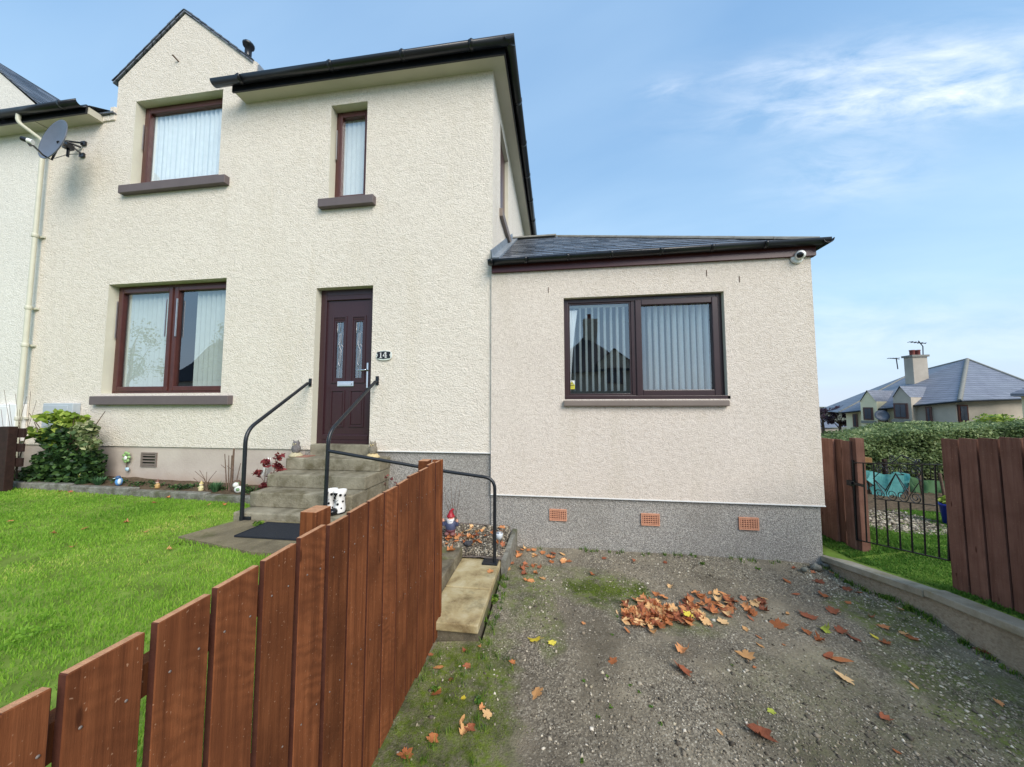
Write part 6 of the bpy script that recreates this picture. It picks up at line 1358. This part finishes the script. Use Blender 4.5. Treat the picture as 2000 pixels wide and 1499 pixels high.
def d_light(x, y):
    w = WX(y)-x; e = math.exp(-((w-.15)/.45)**2)*(.95 if y < 3.1 else .45)+math.exp(-((3.85-y)/.28)**2)*.9*max(0, min(1, (x-.3)/.8)); return max(0, min(1, e*(.6+1.1*mnoise.noise(Vector((x*2, y*2, 1))))+.012+.20*max(0, (x-1.0)/2)*max(0, .5+1.4*mnoise.noise(Vector((x*1.5, y*1.5, 4))))))
chips('pale_gravel', drive_pts(52000, 6, d_light), .0050, MT['stonelight'], 'pale gravel banked along the extension and the right wall', seedv=5)
r2 = np.random.default_rng(9); n = 5000; x = -1.9+1.35*r2.uniform(size=n); y = 3.45+.55*r2.uniform(size=n); chips('bed_gravel', np.stack([x, y, -1.555+.12*(y-3.42)/.64+.05*np.maximum(0, -1.2-x)], 1), .009, MT['stone'], 'grey gravel of the little bed around the gnome', seedv=6)
r2 = np.random.default_rng(10); n = 7000; a = r2.uniform(0, 2*PI, n); rr = np.sqrt(r2.uniform(size=n)); x = 4.05+.6*rr*np.cos(a); y = 5.0+.66*rr*np.sin(a); ok = x > 3.05; x, y = x[ok], y[ok]; chips('garden_gravel', np.stack([x, y, -1.44-(y-3.9)*.01], 1), .010, MT['stone'], 'worn patch of pale gravel in the side garden', seedv=7)
# moss strip along the fence foot : short dense growth
def moss_pts(n):
    x = -.87+.75*rng.uniform(size=n); y = .75+1.75*rng.uniform(size=n); nz = np.array([mnoise.noise(Vector((a*4, b*4, 5))) for a, b in zip(x, y)]); ok = (nz+.55-(x+.87)/.75*.75 > rng.uniform(0, .6, n)) & ~((y > 2.42) & (x < -.55)); x, y = x[ok], y[ok]; return np.stack([x, y, dz_np(x, y)], 1)
MT['moss'] = island('short moss', [(0, lin(62,74,28)), (.5, lin(98,116,38)), (1, lin(148,164,54))], .8, .1, 3.)
g = put('moss_strip', blades(90000, moss_pts, .003, .011, .0016, 1.2), MT['moss']); g['kind'] = 'stuff'; tag(g, 'short moss growing along the foot of the brown fence', 'moss')
def moss2(n):
    r = np.sqrt(rng.uniform(size=n)); a = rng.uniform(0, 2*PI, n); x = .42+.5*r*np.cos(a); y = 3.25+.24*r*np.sin(a); nz = np.array([mnoise.noise(Vector((p*6, q*6, 9))) for p, q in zip(x, y)]); ok = nz+.75-r > rng.uniform(0, .6, n); x, y = x[ok], y[ok]; return np.stack([x, y, dz_np(x, y)], 1)
g = put('moss_patch', blades(30000, moss2, .003, .012, .002, 1.2), MT['moss']); g['kind'] = 'stuff'; tag(g, 'bright green moss patch on the gravel near the extension', 'moss')
# sparse grass tufts at edges
def edge_grass(n):
    P = []
    for k in range(n//14):
        c = random.random()
        if c < .35: x, y = WX(3)-.0-.03*random.random(), random.uniform(2.2, 4.0); x = WX(y)-.03-.04*random.random()
        elif c < .7: x, y = random.uniform(-.86, -.3), random.uniform(.9, 2.4)
        elif c < .85: x, y = -.55+random.uniform(0,.08), random.uniform(2.4, 3.4)
        else: x, y = random.uniform(-.3, 2.7), 4.0-random.random()*.05
        for _ in range(14): P.append((x+random.gauss(0,.012), y+random.gauss(0,.012), drive_z(x, y)))
    return np.array(P)
g = put('edge_grass', blades(2600, edge_grass, .015, .05, .0018, .9), MT['weed']); g['kind'] = 'stuff'; tag(g, 'sparse grass blades along the edges of the drive', 'grass')
# weeds
def weed(px, py, r, n, label, zf=None, grp='weeds growing in the driveway'):
    z = GZ if zf is None else zf; c = Zp(px, py, z); 
    if zf is None: z = drive_z(c[0], c[1]); c = Zp(px, py, z)
    t = thing('weed', label, 'weed', tuple(c), group=grp); r2 = np.random.default_rng(int(px)); a = r2.uniform(0, 2*PI, n); d = np.stack([np.cos(a), np.sin(a), r2.uniform(.2,.9,n)], 1)*r*r2.uniform(.3,1,n)[:,None]
    folpart('foliage', np.array(c)+d*.6, r*.75, MT['weed'], t, int(px), .5, .6)
for i, (px, py) in enumerate(((1187,1322),(1140,1332),(1231,1340),(1249,1354),(1271,1381),(1192,1382),(1168,1401),(1136,1489),(1205,1205),(1196,1241),(1430,1300),(1290,1415))): weed(px, py, .018, 12, 'tiny green weed sprouting from the gravel of the driveway')
weed(965, 1172, .055, 60, 'leafy green weed at the foot of the far slab edge', None, 'weeds along the slabs'); weed(947, 1214, .04, 40, 'smaller weed below the near slab beside the drive', None, 'weeds along the slabs'); weed(852, 1348, .035, 30, 'broad leafed weed among leaves near the fence foot', None, 'weeds by the fence'); weed(935, 1372, .040, 36, 'clump of green weed in the mossy strip', None, 'weeds by the fence'); weed(1372, 1102, .035, 30, 'low green weed against the grey plinth', None, 'weeds at the wall'); weed(1480, 1112, .03, 24, 'low weed at the plinth right of the middle air brick', None, 'weeds at the wall'); weed(1735, 1172, .05, 50, 'ferny weed at the base of the retaining wall', None, 'weeds at the wall'); weed(1775, 1192, .05, 50, 'yellow green weed against the retaining wall', None, 'weeds at the wall')
weed(505, 1026, .06, 50, 'small green weed between path and bottom step', LZ+.02, 'weeds at the steps')
for (px, py), wd in zip(((80,1215),(55,1245),(30,1265),(110,1235)), ('farthest','second farthest','nearest','rightmost')):
    c = Zp(px, py, LZ); t = thing('clover_patch', wd+' patch of clover leaves in the lawn behind the nearest fence boards', 'clover', tuple(c), group='clover patches in the lawn'); P = blobpts(c+np.array([0,0,.03]), (.08,.06,.015), 44, int(px), 0.); folpart('foliage', P, .016, MT['grass'], t, int(px), 1.5, .9)
# stones at the corner of the extension
for k, (px, py, s) in enumerate(((1592,1108,.045),(1571,1112,.03),(1612,1104,.025))):
    c = Zp(px, py, GZ+.03); m = MB(); m.ball(c, (s*1.2, s, s*.7), 8, 6, Matrix.Rotation(k, 3, 'Z'))
    m.v = [tuple(Vector(v)+Vector((mnoise.noise(Vector(v)*30), mnoise.noise(Vector(v)*31+Vector((3,0,0))), mnoise.noise(Vector(v)*29)))*s*.4) for v in m.v]; solo('loose_stone', m, MT['kerb'], ('largest','middle','smallest')[k]+' grey stone lying at the corner of the extension plinth', 'stone', tuple(c))

# ================================================================== FALLEN LEAVES
HALF = [(0,.56),(.06,.40),(.15,.44),(.13,.24),(.26,.34),(.34,.28),(.50,.22),(.40,.09),(.28,.01),(.40,-.10),(.28,-.17),(.16,-.26),(.04,-.22)]
MAPLE = HALF + [(-x, y) for x, y in HALF[1:]][::-1]; OUT = MAPLE
OVAL = [(.17*math.sin(2*PI*k/16)*(1+.25*math.cos(2*PI*k/16)), .42*math.cos(2*PI*k/16)+(.10 if k == 0 else 0)) for k in range(16)]
def leaf_mesh(name, seedv, curl, cut=0):
    global OUT
    OUT = OVAL if seedv == 8 else MAPLE
    r2 = random.Random(seedv); n = len(OUT); V = [(0,0,0)]; jit = [(x*(1+r2.uniform(-.12,.12)), y*(1+r2.uniform(-.12,.12))) for x, y in OUT]
    ax = r2.uniform(0, PI); cxx, sxx = math.cos(ax), math.sin(ax); ax2 = ax+r2.uniform(.8, 2.2); c2, s2 = math.cos(ax2), math.sin(ax2); k2 = r2.uniform(.1,.6)
    def zf(x, y):
        u = x*cxx+y*sxx; v = x*c2+y*s2; return curl*(u*u*1.9+k2*abs(v)*.7) + .05*mnoise.noise(Vector((x*4+seedv, y*4, 0)))
    for f in (.5, 1.):
        for x, y in jit: 
            xx, yy = x*f, y*f; u = xx*cxx+yy*sxx; sh_ = 1-min(.45, curl*abs(u)*.6); V.append((xx*sh_, yy*sh_, zf(xx, yy)))
    Fc = [(0, 1+(i+1) % n, 1+i) for i in range(n)] + [(1+i, 1+(i+1) % n, 1+n+(i+1) % n, 1+n+i) for i in range(n)]
    m = MB(); m.add(V, Fc, True); m.tube([(0,0,.0), (.02,-.2,.01), (.06,-.48,.03)], [.012,.010,.008], 4)
    zmin = min(v[2] for v in m.v); return MB.mesh(MB().add([(x, y, z-zmin) for x, y, z in m.v], m.f, True), name)
LM = {}
def leaf(mk, px, py, size, zf=None, parent=None, label=None, group=None, P=None, var=None, tilt=None):
    v = random.randrange(7) if var is None else var; key = (mk, v)
    if key not in LM:
        me = leaf_mesh('leaf', v+3, (.15,.35,.55,.95,.22,.45,.7)[v]); me.materials.append(MT[mk]); LM[key] = me
    if P is None:
        if zf is None: c = Zp(px, py, GZ); c = Zp(px, py, drive_z(c[0], c[1])); z = c[2]+.004
        else: c = Zp(px, py, zf); z = zf+.003
        P = (c[0], c[1], z)
    o = put('fallen_leaf' if parent is None else 'leaf', LM[key], None, parent, P, (random.uniform(-.25,.25) if tilt is None else random.uniform(-tilt,tilt), random.uniform(-.25,.25) if tilt is None else random.uniform(-tilt,tilt), random.uniform(0, 6.28)), (size,)*3)
    if parent is None:
        o['label'] = label; o['category'] = 'leaf'
        if group: o['group'] = group
    return o
CN = {'lf_or': 'orange', 'lf_tan': 'pale tan', 'lf_red': 'russet', 'lf_yel': 'yellow', 'lf_grn': 'greenish yellow'}
leaf('lf_yel', 1047, 1250, .125, label='large bright yellow maple leaf lying alone on the drive', var=0); leaf('lf_yel', 1077, 1256, .075, label='small yellow leaf just right of the large yellow leaf', var=4); leaf('lf_tan', 1048, 1354, .095, label='tan maple leaf alone on the gravel below the yellow leaves', var=0)
leaf('lf_or', 1198, 1294, .075, label='small orange maple leaf alone left of the curled strip leaf', var=0); leaf('lf_or', 1334, 1272, .12, label='long curled orange leaf just below the leaf pile', var=3); leaf('lf_red', 1335, 1312, .14, label='dark curled red brown leaf below the orange curled leaf', var=2); leaf('lf_tan', 1458, 1284, .13, label='large tan maple leaf right of the dark curled leaf', var=1); leaf('lf_red', 1484, 1434, .15, label='big curled reddish leaf in the foreground of the drive', var=2); leaf('lf_grn', 1506, 1390, .05, label='small yellow green leaf in the foreground of the drive', var=0); leaf('lf_grn', 1610, 1232, .10, label='pale green leaf beside the red leaf on the right of the drive', var=3)
SC = [('lf_or',1001,1296,.06),('lf_or',1158,1124,.09),('lf_or',1283,1162,.11),('lf_or',1139,1218,.055),('lf_tan',1205,1197,.06),('lf_or',1250,1174,.09),('lf_tan',1407,1433,.05),('lf_or',1473,1305,.035),('lf_or',1029,1135,.09),('lf_tan',1310,1147,.09),('lf_or',1482,1246,.06),('lf_tan',1484,1262,.08),('lf_tan',1457,1230,.07),
 ('lf_or',1537,1136,.10),('lf_red',1601,1139,.12),('lf_red',1553,1162,.09),('lf_or',1611,1166,.13),('lf_red',1626,1196,.16),('lf_red',1578,1206,.17),('lf_or',1518,1224,.17),('lf_red',1652,1151,.12),('lf_or',1676,1159,.10),('lf_or',1657,1179,.07),('lf_or',1701,1206,.07),('lf_or',1723,1225,.11),('lf_red',1641,1234,.14),('lf_red',1667,1248,.15),('lf_yel',1708,1245,.07),('lf_or',1730,1259,.09),('lf_tan',1764,1239,.09),('lf_or',1784,1249,.10),('lf_or',1578,1237,.10),('lf_or',1600,1253,.10),('lf_or',1632,1290,.20),('lf_red',1618,1283,.13),('lf_tan',1648,1325,.13),('lf_tan',1786,1341,.07),('lf_red',1726,1404,.09),('lf_or',1953,1375,.06),('lf_or',1752,1470,.045),('lf_or',1532,1261,.035),('lf_red',1915,1271,.14),('lf_red',1935,1282,.10),('lf_tan',1538,1200,.09),('lf_red',1790,1185,.12),('lf_or',1757,1190,.08),
 ('lf_or',856,1306,.11),('lf_or',850,1356,.10),('lf_red',913,1301,.07),('lf_yel',904,1366,.05),('lf_tan',953,1396,.08),('lf_red',919,1423,.09),('lf_tan',906,1434,.09),('lf_or',846,1443,.09),('lf_or',793,1479,.10),('lf_or',891,1243,.10),('lf_or',936,1265,.045),('lf_red',908,1273,.06),('lf_red',841,1281,.05),('lf_tan',903,1408,.08),('lf_or',940,1385,.06),('lf_red',880,1330,.05)]
LMK = [('the leaf pile',1290,1210),('the large yellow leaf',1047,1250),('the retaining wall coping',1800,1150),('the extension corner',1605,1105),('the middle air brick',1270,1060),('the right air brick',1462,1060),('the dark curled red brown leaf',1335,1312),('the large tan maple leaf',1458,1284),('the big foreground reddish leaf',1484,1434),('the pale green leaf',1610,1232),('the near slab corner',930,1235),('the far end of the brown fence',860,1260),('the gravel at the right edge',1990,1380),('the broad leafed weed',852,1348),('the clump of green weed',935,1372)]
used_l = {}
SEEN = {}
def uniq(l): SEEN[l] = SEEN.get(l, 0)+1; return l if SEEN[l] == 1 else l.replace(' dead leaf', ' curled dead leaf' if SEEN[l] == 2 else ' flat dead leaf')
def where(px, py):
    n_, lx, ly = min(LMK, key=lambda q: math.hypot(q[1]-px, (q[2]-py)*1.6)); dx, dy = px-lx, (py-ly)*1.6; d = math.hypot(dx, dy)
    a = 'right of' if dx > abs(dy)*1.7 else 'left of' if -dx > abs(dy)*1.7 else ('below' if dy > 0 else 'above'); 
    if abs(dx) > .55*abs(dy) and a in ('below', 'above'): a += ' and ' + ('right of' if dx > 0 else 'left of')
    return ('just ' if d < 60 else 'farther ' if d > 150 else '') + a + ' ' + n_
for mk, px, py, s in SC:
    left = px < 960; far = 'lying in the mossy strip by the fence foot' if left else ('lying on the gravel drive near the extension' if py < 1180 else ('lying on the right side of the drive' if px > 1500 else 'lying on the open gravel of the drive'))
    sz = 'tiny' if s < .06 else ('small' if s < .1 else 'large'); leaf(mk, px, py, s*.86, label=uniq(f'{sz} {CN[mk]} dead leaf {where(px, py)}'), group='fallen leaves ' + ('by the fence foot' if left else 'on the gravel drive'))
for k in range(34):        # thin drift along the foot of the extension and slab edge
    if k < 22: px = 1010+110*random.random()**1.4; py = 1070+ (px-1010)*.12+random.uniform(0, 26)
    else: px = random.uniform(985, 1060); py = random.uniform(1095, 1140)
    mk = random.choice(('lf_or','lf_red','lf_red','lf_or','lf_tan')); leaf(mk, px, py, random.uniform(.06,.10), label=f'{CN[mk]} dead leaf drifted against the slab end and grey plinth', group='leaves drifted at the foot of the extension')
for px, py in ((1180,1092),(1240,1096),(1300,1100),(1550,1111),(1590,1120),(1625,1120)): leaf('lf_red', px, py, .06, label='reddish brown dead leaf at the foot of the grey plinth', group='leaves at the plinth foot')
pile = thing('leaf_pile', 'heap of orange brown maple leaves in the middle of the drive', 'leaf pile', tuple(Zp(1290, 1212, GZ)))
pb = WL[pile.name]
for k in range(260):
    c = random.random()
    if c < .55: px, py = random.gauss(1262, 24), random.gauss(1206, 13)
    elif c < .78: px, py = random.gauss(1325, 26), random.gauss(1206, 13)
    else: px, py = random.uniform(1330, 1500), random.gauss(1185, 14)
    px = max(1222, px); py = max(1160, min(1240, py)); w = Zp(px, py, GZ); z = drive_z(w[0], w[1])+.006+(random.random()*.022 if c < .78 else random.random()*.01)
    leaf(random.choice(('lf_or','lf_red','lf_tan','lf_tan','lf_red','lf_or')), 0, 0, random.uniform(.055,.11), parent=pile, P=(w[0]-pb.x, w[1]-pb.y, z-pb.z), tilt=.36)
leaf('lf_yel', 0, 0, .10, parent=pile, P=tuple(Vector(Zp(1346, 1202, GZ+.05))-pb), tilt=.2, var=0)
for k in range(46):        # around the gnome
    px, py = random.uniform(868, 985), random.uniform(1030, 1068)
    if px < 900 and py < 1045: continue
    mk = random.choice(('lf_or','lf_red','lf_tan','lf_or')); w = Zp(px, py, -1.5); z = -1.555+.12*(w[1]-3.42)/.64+.012; w = Zp(px, py, z)
    if w[1] > 3.98 or w[1] < 3.45: continue
    leaf(mk, 0, 0, random.uniform(.06,.10), label=f'{CN[mk]} dead leaf on the little gravel bed by the gnome', group='leaves on the gravel bed', P=(w[0], w[1], z+.01), tilt=.5)
leaf('lf_or', 957, 1118, .09, -1.576, label='orange leaf on the far paving slab below the rail foot', var=4); leaf('lf_or', 882, 1077, .12, -1.468, label='orange leaf on the dark mossy slab near the fence end', var=3)
for px, py in ((22,1018),(166,1032),(245,1021),(282,1040),(374,1010),(327,972),(302,982),(118,960),(138,961),(144,1068),(440,986),(408,986),(106,1042),(331,1074)):
    c = Zp(px, py, LZ); z = lawn_z(c[0], c[1])+.018; c = Zp(px, py, z); mk = random.choice(('lf_or','lf_red','lf_red')) if px != 331 else 'lf_tan'
    leaf(mk, 0, 0, .06, label=f'{CN[mk]} dead leaf lying in the front lawn', group='dead leaves in the lawn', P=(c[0], c[1], z), tilt=.4)
